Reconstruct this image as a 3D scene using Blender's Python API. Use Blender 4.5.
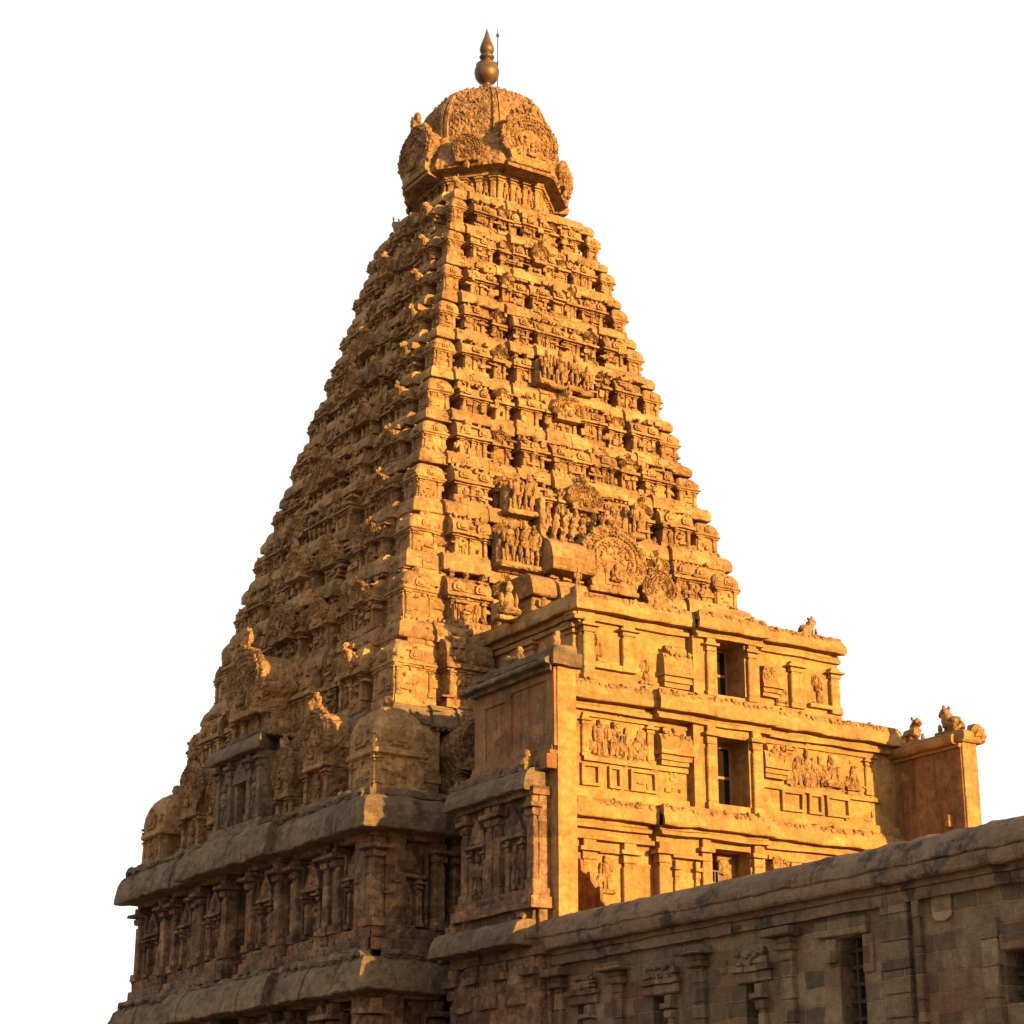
import bpy, bmesh, math, random
from mathutils import Vector, noise

# ------------------------------------------------------------------ camera, sky, sun, exposure
for o in list(bpy.data.objects):
    bpy.data.objects.remove(o)
S = bpy.context.scene
COL = S.collection
R = math.radians

cam_d = bpy.data.cameras.new("camera")
cam = bpy.data.objects.new("camera", cam_d)
COL.objects.link(cam)
cam_d.sensor_width = 36.0
cam_d.lens = 2056.3 / 1024 * 36.0
cam_d.clip_end = 3000
cam.location = (70.502, -42.865, 1.7)
YAW = R(32.215)
cam.rotation_euler = (R(90 + 19.005), 0, math.atan2(math.cos(YAW), math.sin(YAW)))
S.camera = cam

SUN_EL, SUN_AZ = R(7.0), R(17.2)            # azimuth from +X towards +Y
w = bpy.data.worlds.new("World")
S.world = w
w.use_nodes = True
nt = w.node_tree
nt.nodes.clear()
out = nt.nodes.new("ShaderNodeOutputWorld")
sky = nt.nodes.new("ShaderNodeTexSky")
sky.sky_type = 'NISHITA'
sky.sun_disc = False
sky.sun_elevation = SUN_EL
sky.sun_rotation = R(90) - SUN_AZ
sky.air_density = 1.0
sky.dust_density = 3.0
b1 = nt.nodes.new("ShaderNodeBackground")
b1.inputs['Strength'].default_value = 0.05
nt.links.new(sky.outputs[0], b1.inputs['Color'])
b2 = nt.nodes.new("ShaderNodeBackground")     # bright even white haze of the photograph's sky
b2.inputs['Color'].default_value = (1.0, 0.93, 0.88, 1)
b2.inputs['Strength'].default_value = 0.282
ad = nt.nodes.new("ShaderNodeAddShader")
nt.links.new(b1.outputs[0], ad.inputs[0])
nt.links.new(b2.outputs[0], ad.inputs[1])
nt.links.new(ad.outputs[0], out.inputs['Surface'])

sun_d = bpy.data.lights.new("sun", 'SUN')
sun_d.energy = 5.0
sun_d.angle = R(0.5)
sun_d.color = (1.0, 0.575, 0.165)
sun = bpy.data.objects.new("sun", sun_d)
COL.objects.link(sun)
sdir = Vector((math.cos(SUN_EL) * math.cos(SUN_AZ), math.cos(SUN_EL) * math.sin(SUN_AZ), math.sin(SUN_EL)))
sun.rotation_euler = sdir.to_track_quat('Z', 'Y').to_euler()

S.view_settings.view_transform = 'Standard'
S.view_settings.look = 'None'
S.view_settings.gamma = 1
S.view_settings.exposure = 1.68
S.render.engine = 'CYCLES'
S.cycles.max_bounces = 5
S.cycles.diffuse_bounces = 4
S.render.resolution_x = S.render.resolution_y = 1024

# ------------------------------------------------------------------ materials
def nodes(m):
    m.use_nodes = True
    t = m.node_tree
    t.nodes.clear()
    o = t.nodes.new("ShaderNodeOutputMaterial")
    p = t.nodes.new("ShaderNodeBsdfPrincipled")
    t.links.new(p.outputs[0], o.inputs['Surface'])
    return t, p

def N(t, typ, **kw):
    n = t.nodes.new(typ)
    for k, v in kw.items():
        setattr(n, k, v)
    return n

def noise_tex(t, vec, scale, detail=5, rough=0.6):
    n = N(t, "ShaderNodeTexNoise")
    n.inputs['Scale'].default_value = scale
    n.inputs['Detail'].default_value = detail
    n.inputs['Roughness'].default_value = rough
    t.links.new(vec, n.inputs['Vector'])
    return n.outputs['Fac']

def ramp(t, fac, stops):
    r = N(t, "ShaderNodeValToRGB")
    e = r.color_ramp.elements
    while len(e) < len(stops):
        e.new(0.5)
    for el, (p, c) in zip(e, stops):
        el.position = p
        el.color = (*c, 1) if len(c) == 3 else c
    t.links.new(fac, r.inputs['Fac'])
    return r.outputs['Color']

def mix(t, fac, a, b, mode='MIX'):
    m = N(t, "ShaderNodeMix", data_type='RGBA', blend_type=mode)
    if isinstance(fac, (int, float)):
        m.inputs['Factor'].default_value = fac
    else:
        t.links.new(fac, m.inputs['Factor'])
    for i, v in ((6, a), (7, b)):
        if isinstance(v, tuple):
            m.inputs[i].default_value = (*v, 1)
        else:
            t.links.new(v, m.inputs[i])
    return m.outputs[2]

def math_n(t, op, a, b=None, clamp=False):
    m = N(t, "ShaderNodeMath", operation=op, use_clamp=clamp)
    for i, v in enumerate((a, b)):
        if v is None:
            continue
        if isinstance(v, (int, float)):
            m.inputs[i].default_value = v
        else:
            t.links.new(v, m.inputs[i])
    return m.outputs[0]

def gray(v):
    return (v, v, v)

def stone(name, c_mid, c_light, c_dark, lichen=(0.10, 0.085, 0.065), lichen_amt=0.5, black=0.35,
          carve=0.0, bump=0.5, bricks=None, streak=0.3, red=None, patina=0.45, blk=(0.56, 0.68), cells=0.0):
    m = bpy.data.materials.new(name)
    t, p = nodes(m)
    g = N(t, "ShaderNodeNewGeometry")
    pos = g.outputs['Position']
    n1 = noise_tex(t, pos, 0.55, 6, 0.62)
    n2 = noise_tex(t, pos, 2.6, 6, 0.65)
    n3 = noise_tex(t, pos, 9.0, 4, 0.7)
    base = ramp(t, n1, [(0.30, c_dark), (0.5, c_mid), (0.72, c_light)])
    base = mix(t, 0.55, base, ramp(t, n2, [(0.3, c_dark), (0.52, c_mid), (0.75, c_light)]))
    if red:
        base = mix(t, ramp(t, noise_tex(t, pos, 0.8, 4, 0.6), [(0.48, gray(0)), (0.66, gray(0.8))]), base, red)
    # per stone tint
    a = N(t, "ShaderNodeAttribute", attribute_name="tint")
    base = mix(t, 1.0, base, a.outputs['Color'], 'MULTIPLY')
    hgt = None
    if cells:            # stones of differing shade with dark open joints
        mpc = N(t, "ShaderNodeMapping")
        mpc.inputs['Scale'].default_value = (1.15, 1.15, 2.3)
        t.links.new(pos, mpc.inputs['Vector'])
        vc = N(t, "ShaderNodeTexVoronoi", feature='F1', distance='CHEBYCHEV')
        vc.inputs['Scale'].default_value = 1.0
        vc.inputs['Randomness'].default_value = 0.75
        t.links.new(mpc.outputs[0], vc.inputs['Vector'])
        sv = N(t, "ShaderNodeSeparateColor")
        t.links.new(vc.outputs['Color'], sv.inputs[0])
        base = mix(t, cells, base, mix(t, 1.0, base, ramp(t, sv.outputs[0], [(0.0, (0.30, 0.28, 0.27)), (0.45, (1.0, 0.97, 0.93)), (0.8, (1.35, 1.35, 1.3)), (1.0, (1.7, 1.6, 1.45))]), 'MULTIPLY'))
        n4 = noise_tex(t, pos, 5.0, 6, 0.75)
        base = mix(t, min(0.8, cells * 1.5), base, mix(t, 1.0, base, ramp(t, n4, [(0.34, (0.45, 0.42, 0.40)), (0.5, (1.0, 1.0, 1.0)), (0.66, (1.45, 1.42, 1.36))]), 'MULTIPLY'))
    if bricks:
        sx = N(t, "ShaderNodeSeparateXYZ")
        t.links.new(pos, sx.inputs[0])
        wob = noise_tex(t, pos, 0.9, 3)
        cx = N(t, "ShaderNodeCombineXYZ")
        t.links.new(math_n(t, 'ADD', math_n(t, 'ADD', sx.outputs[0], sx.outputs[1]), math_n(t, 'MULTIPLY', wob, 0.55)), cx.inputs[0])
        t.links.new(math_n(t, 'ADD', sx.outputs[2], math_n(t, 'MULTIPLY', wob, 0.26)), cx.inputs[1])
        br = N(t, "ShaderNodeTexBrick")
        t.links.new(cx.outputs[0], br.inputs['Vector'])
        br.inputs['Scale'].default_value = 1.0
        br.inputs['Brick Width'].default_value = bricks[0]
        br.inputs['Row Height'].default_value = bricks[1]
        br.inputs['Mortar Size'].default_value = bricks[2]
        br.inputs['Mortar Smooth'].default_value = 0.4
        br.inputs['Bias'].default_value = 0.0
        br.offset = 0.43
        br.squash = 1.35
        br.squash_frequency = 3
        br.inputs['Color1'].default_value = (*bricks[3], 1)
        br.inputs['Color2'].default_value = (*bricks[4], 1)
        br.inputs['Mortar'].default_value = (*bricks[5], 1)
        base = mix(t, 1.0, base, br.outputs['Color'], 'MULTIPLY')
        hgt = math_n(t, 'SUBTRACT', 1.0, br.outputs['Fac'])
    # pitted speckle and broken patina
    sp = noise_tex(t, pos, 13.0, 3, 0.75)
    base = mix(t, math_n(t, 'MULTIPLY', ramp(t, sp, [(0.54, gray(0)), (0.66, gray(1))]), 0.42), base, mix(t, 1.0, base, (0.40, 0.36, 0.33), 'MULTIPLY'))
    pt = noise_tex(t, pos, 1.7, 7, 0.7)
    base = mix(t, math_n(t, 'MULTIPLY', ramp(t, pt, [(0.52, gray(0)), (0.62, gray(1))]), patina), base, mix(t, 0.6, base, lichen))
    # vertical run-off streaks
    if streak:
        mp = N(t, "ShaderNodeMapping")
        mp.inputs['Scale'].default_value = (3.2, 3.2, 0.28)
        t.links.new(pos, mp.inputs['Vector'])
        st = noise_tex(t, mp.outputs[0], 1.0, 5, 0.65)
        f = math_n(t, 'MULTIPLY', ramp(t, st, [(0.5, gray(0)), (0.72, gray(1))]), streak)
        base = mix(t, f, base, mix(t, 1.0, base, (0.42, 0.40, 0.38), 'MULTIPLY'))
    # lichen crust, mostly on surfaces that face up
    sn = N(t, "ShaderNodeSeparateXYZ")
    t.links.new(g.outputs['Normal'], sn.inputs[0])
    upf = math_n(t, 'MULTIPLY', math_n(t, 'SUBTRACT', sn.outputs[2], 0.1), 1.1, True)
    f = math_n(t, 'MULTIPLY', upf, ramp(t, n2, [(0.30, gray(0.15)), (0.55, gray(1))]))
    f = math_n(t, 'MULTIPLY', f, lichen_amt)
    base = mix(t, f, base, lichen)
    # black algae patches
    if black:
        bl = noise_tex(t, pos, 1.15, 8, 0.72)
        f = math_n(t, 'MULTIPLY', ramp(t, bl, [(blk[0], gray(0)), (blk[1], gray(1))]), black)
        base = mix(t, f, base, (0.035, 0.029, 0.024))
    t.links.new(base, p.inputs['Base Color'])
    p.inputs['Roughness'].default_value = 0.93
    p.inputs['Specular IOR Level'].default_value = 0.15
    # height: grain + pits + carving
    h = math_n(t, 'ADD', math_n(t, 'MULTIPLY', n3, 0.5), math_n(t, 'MULTIPLY', noise_tex(t, pos, 26, 3, 0.7), 0.3))
    h = math_n(t, 'ADD', h, math_n(t, 'MULTIPLY', n2, 0.6))
    if hgt is not None:
        h = math_n(t, 'ADD', h, math_n(t, 'MULTIPLY', hgt, 0.5))
    if carve:
        v = N(t, "ShaderNodeTexVoronoi", feature='SMOOTH_F1')
        v.inputs['Scale'].default_value = 3.6
        v.inputs['Smoothness'].default_value = 0.35
        vv = N(t, "ShaderNodeVectorMath", operation='ADD')
        nn = N(t, "ShaderNodeTexNoise")
        nn.inputs['Scale'].default_value = 2.3
        t.links.new(pos, nn.inputs['Vector'])
        sc = N(t, "ShaderNodeVectorMath", operation='SCALE')
        sc.inputs['Scale'].default_value = 0.5
        t.links.new(nn.outputs['Color'], sc.inputs[0])
        t.links.new(pos, vv.inputs[0])
        t.links.new(sc.outputs[0], vv.inputs[1])
        t.links.new(vv.outputs[0], v.inputs['Vector'])
        h = math_n(t, 'SUBTRACT', h, math_n(t, 'MULTIPLY', v.outputs['Distance'], carve))
    bm = N(t, "ShaderNodeBump")
    bm.inputs['Strength'].default_value = bump
    bm.inputs['Distance'].default_value = 0.13
    t.links.new(h, bm.inputs['Height'])
    t.links.new(bm.outputs[0], p.inputs['Normal'])
    return m

M_TOWER = stone("tower_granite", (0.285, 0.165, 0.068), (0.375, 0.235, 0.108), (0.165, 0.088, 0.036), lichen=(0.150, 0.105, 0.060), lichen_amt=0.45, black=0.30, carve=0.7, bump=0.8, cells=0.40)
M_CARVE = stone("carved_granite", (0.275, 0.155, 0.066), (0.365, 0.225, 0.105), (0.140, 0.075, 0.032), lichen=(0.145, 0.10, 0.058), lichen_amt=0.35, black=0.30, carve=1.7, bump=1.0, cells=0.30)
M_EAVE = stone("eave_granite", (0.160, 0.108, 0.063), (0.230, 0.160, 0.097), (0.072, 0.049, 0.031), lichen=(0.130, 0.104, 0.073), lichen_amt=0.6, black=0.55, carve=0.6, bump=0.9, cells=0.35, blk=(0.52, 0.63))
M_BASE = stone("base_granite", (0.170, 0.100, 0.055), (0.290, 0.180, 0.100), (0.060, 0.036, 0.022), black=0.75, carve=0.8, bump=0.9, red=(0.175, 0.080, 0.044), streak=0.7, cells=0.55, blk=(0.53, 0.64))
M_PORCH = stone("porch_plaster", (0.285, 0.163, 0.058), (0.335, 0.200, 0.077), (0.205, 0.110, 0.042), lichen=(0.150, 0.102, 0.055), lichen_amt=0.7, black=0.22, carve=0.3, bump=0.6, streak=0.55, patina=0.40, cells=0.30)
M_WING = stone("shaded_wing_plaster", (0.215, 0.112, 0.050), (0.275, 0.155, 0.070), (0.140, 0.066, 0.032), lichen=(0.140, 0.10, 0.06), lichen_amt=0.4, black=0.30, carve=0.2, bump=0.5, streak=0.8, red=(0.205, 0.085, 0.034), cells=0.32)  # stained plaster, with the shaded side's darkness put into its colour
M_HALL = stone("hall_masonry", (0.190, 0.136, 0.082), (0.285, 0.215, 0.138), (0.100, 0.070, 0.044), black=0.5, carve=0.4, bump=0.9, streak=0.5, red=(0.160, 0.078, 0.045), cells=0.0,
               bricks=(0.75, 0.46, 0.018, (1.2, 1.15, 1.05), (0.50, 0.49, 0.49), (1.35, 1.25, 1.1)))
M_ROOF = stone("hall_roof_stone", (0.175, 0.112, 0.068), (0.235, 0.155, 0.095), (0.105, 0.067, 0.042), lichen=(0.155, 0.105, 0.07), lichen_amt=0.4, black=0.85, carve=0.3, bump=0.8, streak=0.4, blk=(0.51, 0.60), cells=0.15)
M_DOME = M_CARVE

def simple(name, col, rough=0.6, metal=0.0, var=0.25, bump=0.15):
    m = bpy.data.materials.new(name)
    t, p = nodes(m)
    g = N(t, "ShaderNodeNewGeometry")
    n = noise_tex(t, g.outputs['Position'], 3.0, 6, 0.65)
    c = tuple(max(0, v * (1 - var)) for v in col)
    d = tuple(min(1, v * (1 + var)) for v in col)
    t.links.new(ramp(t, n, [(0.3, c), (0.7, d)]), p.inputs['Base Color'])
    p.inputs['Roughness'].default_value = rough
    p.inputs['Metallic'].default_value = metal
    if rough > 0.85:
        p.inputs['Specular IOR Level'].default_value = 0.05
    b = N(t, "ShaderNodeBump")
    b.inputs['Strength'].default_value = bump
    b.inputs['Distance'].default_value = 0.02
    t.links.new(n, b.inputs['Height'])
    t.links.new(b.outputs[0], p.inputs['Normal'])
    return m

M_GOLD = simple("gilded_copper", (0.085, 0.047, 0.016), 0.5, 0.45, 0.5, 0.3)
M_IRON = simple("iron", (0.04, 0.042, 0.05), 0.5, 0.3)
M_WOOD = simple("old_wood", (0.20, 0.105, 0.05), 0.75)
M_LATT = simple("shade_darkened_lattice", (0.045, 0.033, 0.024), 0.9)  # lattice stone darkened to read as deep in the window's shade
M_VOID = simple("dark_interior", (0.012, 0.009, 0.007), 0.95)  # near-black colour standing in for unlit interiors
M_GROUND = simple("paving", (0.26, 0.20, 0.14), 0.9)

# ------------------------------------------------------------------ mesh building
FR = {'R': lambda s, o, z: (o, s, z), 'L': lambda s, o, z: (s, -o, z),
      'B': lambda s, o, z: (-s, o, z), 'W': lambda s, o, z: (-o, -s, z), '0': lambda s, o, z: (s, o, z)}
RNG = random.Random(7)

def sphere_pts(nu, nv):
    v = [(0, 0, 1)]
    for j in range(1, nv):
        a = math.pi * j / nv
        for i in range(nu):
            b = 2 * math.pi * (i + 0.5 * (j % 2)) / nu
            v.append((math.sin(a) * math.cos(b), math.sin(a) * math.sin(b), math.cos(a)))
    v.append((0, 0, -1))
    f = [(0, 1 + i, 1 + (i + 1) % nu) for i in range(nu)]
    for j in range(nv - 2):
        for i in range(nu):
            a = 1 + j * nu + i
            b = 1 + j * nu + (i + 1) % nu
            f.append((a, a + nu, b + nu, b))
    k = len(v) - 1
    f += [(k, 1 + (nv - 2) * nu + (i + 1) % nu, 1 + (nv - 2) * nu + i) for i in range(nu)]
    return v, f

SPH = sphere_pts(7, 4)
SPH_HI = sphere_pts(16, 10)

# cornice profiles: (fraction of overhang inward from the tip, fraction of height)
KAPOTA = [(0.06, 0.0), (0.0, 0.06), (0.0, 0.22), (0.07, 0.45), (0.2, 0.66), (0.42, 0.86), (0.62, 0.93), (0.62, 1.0)]
BARREL = [(0.06, 0.0), (0.0, 0.05), (0.0, 0.16), (0.035, 0.30), (0.06, 0.45), (0.13, 0.64), (0.26, 0.82), (0.5, 0.96), (0.75, 1.0)]
SLABP = [(0.05, 0.0), (0.0, 0.05), (0.0, 0.50), (0.08, 0.72), (0.26, 0.95), (0.4, 1.0)]
BLOCK = [(0.04, 0.0), (0.0, 0.10), (0.0, 0.86), (0.06, 0.97), (0.14, 1.0)]
ROLL = [(0.04, 0.0), (0.0, 0.03), (0.0, 0.14), (0.03, 0.36), (0.10, 0.60), (0.22, 0.82), (0.38, 0.95), (0.6, 0.99), (0.9, 1.0)]
ROUND = [(0.3, 0.0), (0.08, 0.14), (0.0, 0.4), (0.0, 0.6), (0.08, 0.86), (0.3, 1.0)]

class MB:
    def __init__(self, frame='0', tv=0.16):
        self.v, self.f, self.t = [], [], []
        self.fr = FR[frame]
        self.tv = tv
        self.dx = 0.0

    def frame(self, k):
        self.fr = FR[k]
        return self

    def add(self, verts, faces, tint=None):
        if tint is None:
            tint = 1.0 + RNG.uniform(-self.tv, self.tv * 0.8)
        b = len(self.v)
        fr = self.fr
        self.v.extend(fr(*p) for p in verts)
        self.f.extend(tuple(i + b for i in q) for q in faces)
        self.t.extend([tint] * len(verts))

    def box(self, s0, s1, o0, o1, z0, z1, ch=0.03, tint=None):
        c = min(ch, (s1 - s0) * 0.3, (o1 - o0) * 0.3, (z1 - z0) * 0.3)
        if c < 0.008:
            v = [(s, o, z) for z in (z0, z1) for o in (o0, o1) for s in (s0, s1)]
            f = [(0, 2, 3, 1), (4, 5, 7, 6), (0, 1, 5, 4), (2, 6, 7, 3), (0, 4, 6, 2), (1, 3, 7, 5)]
            return self.add(v, f, tint)
        v = []
        for z, zz in ((z0, 1), (z1, -1)):
            for o, oo in ((o0, 1), (o1, -1)):
                for s, ss in ((s0, 1), (s1, -1)):
                    v += [(s, o + oo * c, z + zz * c), (s + ss * c, o, z + zz * c), (s + ss * c, o + oo * c, z)]
        I = lambda sx, ox, zx, k: ((zx * 2 + ox) * 2 + sx) * 3 + k
        f = []
        for k in (0, 1):
            f.append((I(k, 0, 0, 0), I(k, 1, 0, 0), I(k, 1, 1, 0), I(k, 0, 1, 0)))
            f.append((I(0, k, 0, 1), I(1, k, 0, 1), I(1, k, 1, 1), I(0, k, 1, 1)))
            f.append((I(0, 0, k, 2), I(1, 0, k, 2), I(1, 1, k, 2), I(0, 1, k, 2)))
        for a in (0, 1):
            for b in (0, 1):
                f.append((I(a, b, 0, 0), I(a, b, 0, 1), I(a, b, 1, 1), I(a, b, 1, 0)))
                f.append((I(a, 0, b, 0), I(a, 0, b, 2), I(a, 1, b, 2), I(a, 1, b, 0)))
                f.append((I(0, a, b, 1), I(0, a, b, 2), I(1, a, b, 2), I(1, a, b, 1)))
                for d in (0, 1):
                    f.append((I(a, b, d, 0), I(a, b, d, 1), I(a, b, d, 2)))
        self.add(v, f, tint)

    def slab(self, s0, s1, oi, oo, z0, z1, ml=0, mr=0, prof=KAPOTA, over=None, step=0.45, tint=None):
        """cornice run along s; ml / mr = 1 mitres an outer corner there"""
        if over is None:
            over = min(0.5, (oo - oi) * 0.8)
        h = z1 - z0
        ring = [(oo - a * over, z0 + b * h) for a, b in prof]
        ring = [(oi, z0)] + ring + [(oi, z1)]
        n = max(1, int(round((s1 - s0) / step)))
        v, f = [], []
        k = len(ring)
        for i in range(n + 1):
            u = i / n
            for (o, z) in ring:
                a = s0 + ml * (oo - o)
                b = s1 - mr * (oo - o)
                if a > b:
                    a = b = (a + b) / 2
                v.append((a + (b - a) * u, o, z))
        for i in range(n):
            for j in range(k):
                a, b = i * k + j, i * k + (j + 1) % k
                f.append((a, b, b + k, a + k))
        f.append(tuple(range(k)))
        f.append(tuple(range(n * k, n * k + k)))
        self.add(v, f, tint)

    def stones(self, s0, s1, oi, oo, z0, z1, ml=0, mr=0, prof=SLABP, over=None, size=1.1, jit=0.03):
        """a course laid from separate stones with open joints"""
        n = max(1, int(round((s1 - s0) / (size * RNG.uniform(.8, 1.25)))))
        cuts = [s0] + sorted(s0 + (s1 - s0) * (i + RNG.uniform(-.22, .22)) / n for i in range(1, n)) + [s1]
        for i in range(n):
            j = 0 if (i == 0 and ml) or (i == n - 1 and mr) else RNG.uniform(-jit, jit)
            g0 = 0 if i == 0 else .012
            g1 = 0 if i == n - 1 else .012
            self.slab(cuts[i] + g0, cuts[i + 1] - g1, oi, oo + j, z0 + j * .4, z1 + j * .6, ml if i == 0 else 0, mr if i == n - 1 else 0, prof, over, .3)

    def clutter(self, s0, s1, o, z0, z1, n, d=0.10, a=0.22):
        """small worn blocks and bosses of broken carving"""
        for _ in range(n):
            s, z = RNG.uniform(s0, s1), RNG.uniform(z0, z1)
            w_, h_ = a * RNG.uniform(.35, 1.1), a * RNG.uniform(.3, 1.0)
            e = o + d * RNG.uniform(.25, 1.0)
            q = RNG.random()
            if q < .45:
                self.box(s - w_ / 2, s + w_ / 2, o - .3, e, z - h_ / 2, z + h_ / 2, .02)
            elif q < .7:
                self.box(s - w_, s + w_, o - .3, e, z - h_ / 5, z + h_ / 5, .015)
            else:
                self.lump(s, o, z, w_ * .5, d * .9, h_ * .6, jit=.35)

    def dots(self, s0, s1, o, z, a):
        n = max(2, int((s1 - s0) / (a * 2.1)))
        for i in range(n):
            s = s0 + (s1 - s0) * (i + .5) / n
            self.box(s - a / 2, s + a / 2, o - .3, o, z - a * .5, z + a * .5, .012)

    def loft(self, rings, cap=True, tint=None):
        k = len(rings[0])
        v = [p for r in rings for p in r]
        f = []
        for i in range(len(rings) - 1):
            for j in range(k):
                a, b = i * k + j, i * k + (j + 1) % k
                f.append((a, b, b + k, a + k))
        if cap:
            f.append(tuple(range(k)))
            f.append(tuple(range((len(rings) - 1) * k, len(rings) * k)))
        self.add(v, f, tint)

    def dome(self, s0, s1, o0, o1, z0, z1, knob=True, tint=None):
        cs, co = (s0 + s1) / 2, (o0 + o1) / 2
        a, b = (s1 - s0) / 2, (o1 - o0) / 2
        prof = [(0.93, 0.0), (1.0, 0.03), (1.0, 0.10), (0.93, 0.15), (0.93, 0.34), (0.90, 0.50), (0.82, 0.66), (0.66, 0.82), (0.42, 0.94), (0.16, 1.0)]
        rings = []
        for w_, h_ in prof:
            r = []
            for sx, sy in ((1, 1), (-1, 1), (-1, -1), (1, -1)):
                c = 0.86 if h_ > 0.12 else 0.93
                p = [(sx * 1.0, sy * c), (sx * c, sy * 1.0)]
                if sx * sy < 0:
                    p.reverse()
                r += p
            # extra mid points keep the sides rounded
            full = []
            for i in range(8):
                x0, y0 = r[i]
                x1, y1 = r[(i + 1) % 8]
                full.append((x0, y0))
                if i % 2 == 1:
                    full.append(((x0 + x1) / 2 * 1.02, (y0 + y1) / 2 * 1.02))
            rings.append([(cs + x * a * w_, co + y * b * w_, z0 + (z1 - z0) * h_) for x, y in full])
        self.loft(rings, True, tint)
        if knob:
            r = min(a, b) * 0.2
            self.lump(cs, co, z1 + r * 0.7, r, r, r * 1.3)

    def lathe(self, cs, co, prof, n=16, rot=0.0, tint=None):
        self.loft([[(cs + r * math.cos(rot + 2 * math.pi * i / n), co + r * math.sin(rot + 2 * math.pi * i / n), z) for i in range(n)] for r, z in prof], True, tint)

    def lump(self, s, o, z, rs, ro, rz, hi=False, jit=0.12, tint=None):
        P, F = SPH_HI if hi else SPH
        j = [1 + RNG.uniform(-jit, jit) for _ in range(len(P))]
        self.add([(s + p[0] * rs * q, o + p[1] * ro * q, z + p[2] * rz * q) for p, q in zip(P, j)], F, tint)

    def prism(self, pts, o0, o1, tint=None):
        """outline in (s, z) extruded from o0 to o1"""
        n = len(pts)
        v = [(s, o0, z) for s, z in pts] + [(s, o1, z) for s, z in pts]
        f = [tuple(range(n)), tuple(range(n, 2 * n))] + [(i, (i + 1) % n, n + (i + 1) % n, n + i) for i in range(n)]
        self.add(v, f, tint)

    def wall(self, s0, s1, o0, o1, z0, z1, holes=(), tint=1.0, cell=2.0):
        """wall slab with rectangular through-holes (s0,s1,z0,z1)"""
        ss = {s0, s1}
        zs = {z0, z1}
        for h in holes:
            ss |= {h[0], h[1]}
            zs |= {h[2], h[3]}
        def fill(vals):
            vals = sorted(vals)
            r = []
            for a, b in zip(vals, vals[1:]):
                n = max(1, int((b - a) / cell + 0.5))
                r += [a + (b - a) * i / n for i in range(n)]
            return r + [vals[-1]]
        ss, zs = fill(ss), fill(zs)
        ns, nz = len(ss), len(zs)
        v = [(s, o, z) for o in (o0, o1) for z in zs for s in ss]
        I = lambda k, i, j: (k * nz + j) * ns + i
        solid = {}
        for i in range(ns - 1):
            for j in range(nz - 1):
                cs, cz = (ss[i] + ss[i + 1]) / 2, (zs[j] + zs[j + 1]) / 2
                solid[i, j] = not any(h[0] < cs < h[1] and h[2] < cz < h[3] for h in holes)
        f = []
        for (i, j), ok in solid.items():
            if not ok:
                continue
            for k in (0, 1):
                f.append((I(k, i, j), I(k, i + 1, j), I(k, i + 1, j + 1), I(k, i, j + 1)))
            for di, dj, a, b in ((-1, 0, (i, j), (i, j + 1)), (1, 0, (i + 1, j), (i + 1, j + 1)), (0, -1, (i, j), (i + 1, j)), (0, 1, (i, j + 1), (i + 1, j + 1))):
                if not solid.get((i + di, j + dj), False):
                    f.append((I(0, *a), I(0, *b), I(1, *b), I(1, *a)))
        self.add(v, f, tint)

    # ---- compound ornaments
    def pilaster(self, s, o, z0, z1, w, d=None, big=False):
        d = d or w * 0.5
        h = z1 - z0
        t = 1.0 + RNG.uniform(-self.tv, self.tv)
        k = w / 2
        self.box(s - k * 1.25, s + k * 1.25, o - 0.1, o + d * 1.25, z0, z0 + h * 0.10, 0.02, t)
        self.box(s - k, s + k, o - 0.1, o + d, z0 + h * 0.10, z0 + h * 0.74, 0.03, t)
        self.box(s - k * 0.82, s + k * 0.82, o - 0.1, o + d * 0.85, z0 + h * 0.74, z0 + h * 0.78, 0.01, t)
        self.slab(s - k * 1.15, s + k * 1.15, o - 0.1, o + d * 1.2, z0 + h * 0.78, z0 + h * 0.86, prof=ROUND, over=d * 0.5, step=1, tint=t)
        self.box(s - k * 1.7, s + k * 1.7, o - 0.1, o + d * 1.75, z0 + h * 0.87, z0 + h * 0.915, 0.012, t)
        self.box(s - k * 1.0, s + k * 1.0, o - 0.1, o + d * 1.2, z0 + h * 0.915, z1, 0.02, t)

    def kudu(self, s, o, z, r, d=0.08):
        n = 11
        pts = []
        for i in range(n):
            a = -0.6 + (math.pi + 1.2) * i / (n - 1)
            q = r * (1.0 + 0.08 * (i % 2))
            pts.append((s + q * math.cos(a), z + q * math.sin(a)))
        self.prism(pts, o - 0.12, o + d)
        self.prism([(s + (p - s) * .55, z + (q - z) * .55) for p, q in pts], o, o + d + .05)
        self.lump(s, o + d * 0.5, z + r * 1.12, r * 0.22, 0.07, r * 0.28)

    def figure(self, s, o, z, h, seated=False, lean=0.0):
        """weathered relief figure standing in front of plane o"""
        q = h
        L = self.lump
        rs = RNG.uniform(-1, 1)
        if seated:
            L(s, o + 0.05 * q, z + 0.16 * q, 0.34 * q, 0.16 * q, 0.14 * q)
            L(s - 0.22 * q, o + 0.08 * q, z + 0.14 * q, 0.17 * q, 0.13 * q, 0.10 * q)
            L(s + 0.22 * q, o + 0.08 * q, z + 0.14 * q, 0.17 * q, 0.13 * q, 0.10 * q)
            L(s, o, z + 0.45 * q, 0.19 * q, 0.13 * q, 0.26 * q)
            L(s - 0.24 * q, o, z + 0.45 * q, 0.07 * q, 0.08 * q, 0.22 * q)
            L(s + 0.24 * q, o, z + 0.45 * q, 0.07 * q, 0.08 * q, 0.22 * q)
            L(s, o + 0.02 * q, z + 0.80 * q, 0.11 * q, 0.11 * q, 0.14 * q)
            L(s, o, z + 0.95 * q, 0.08 * q, 0.08 * q, 0.08 * q)
            return
        hip = s + 0.03 * q * rs
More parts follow.
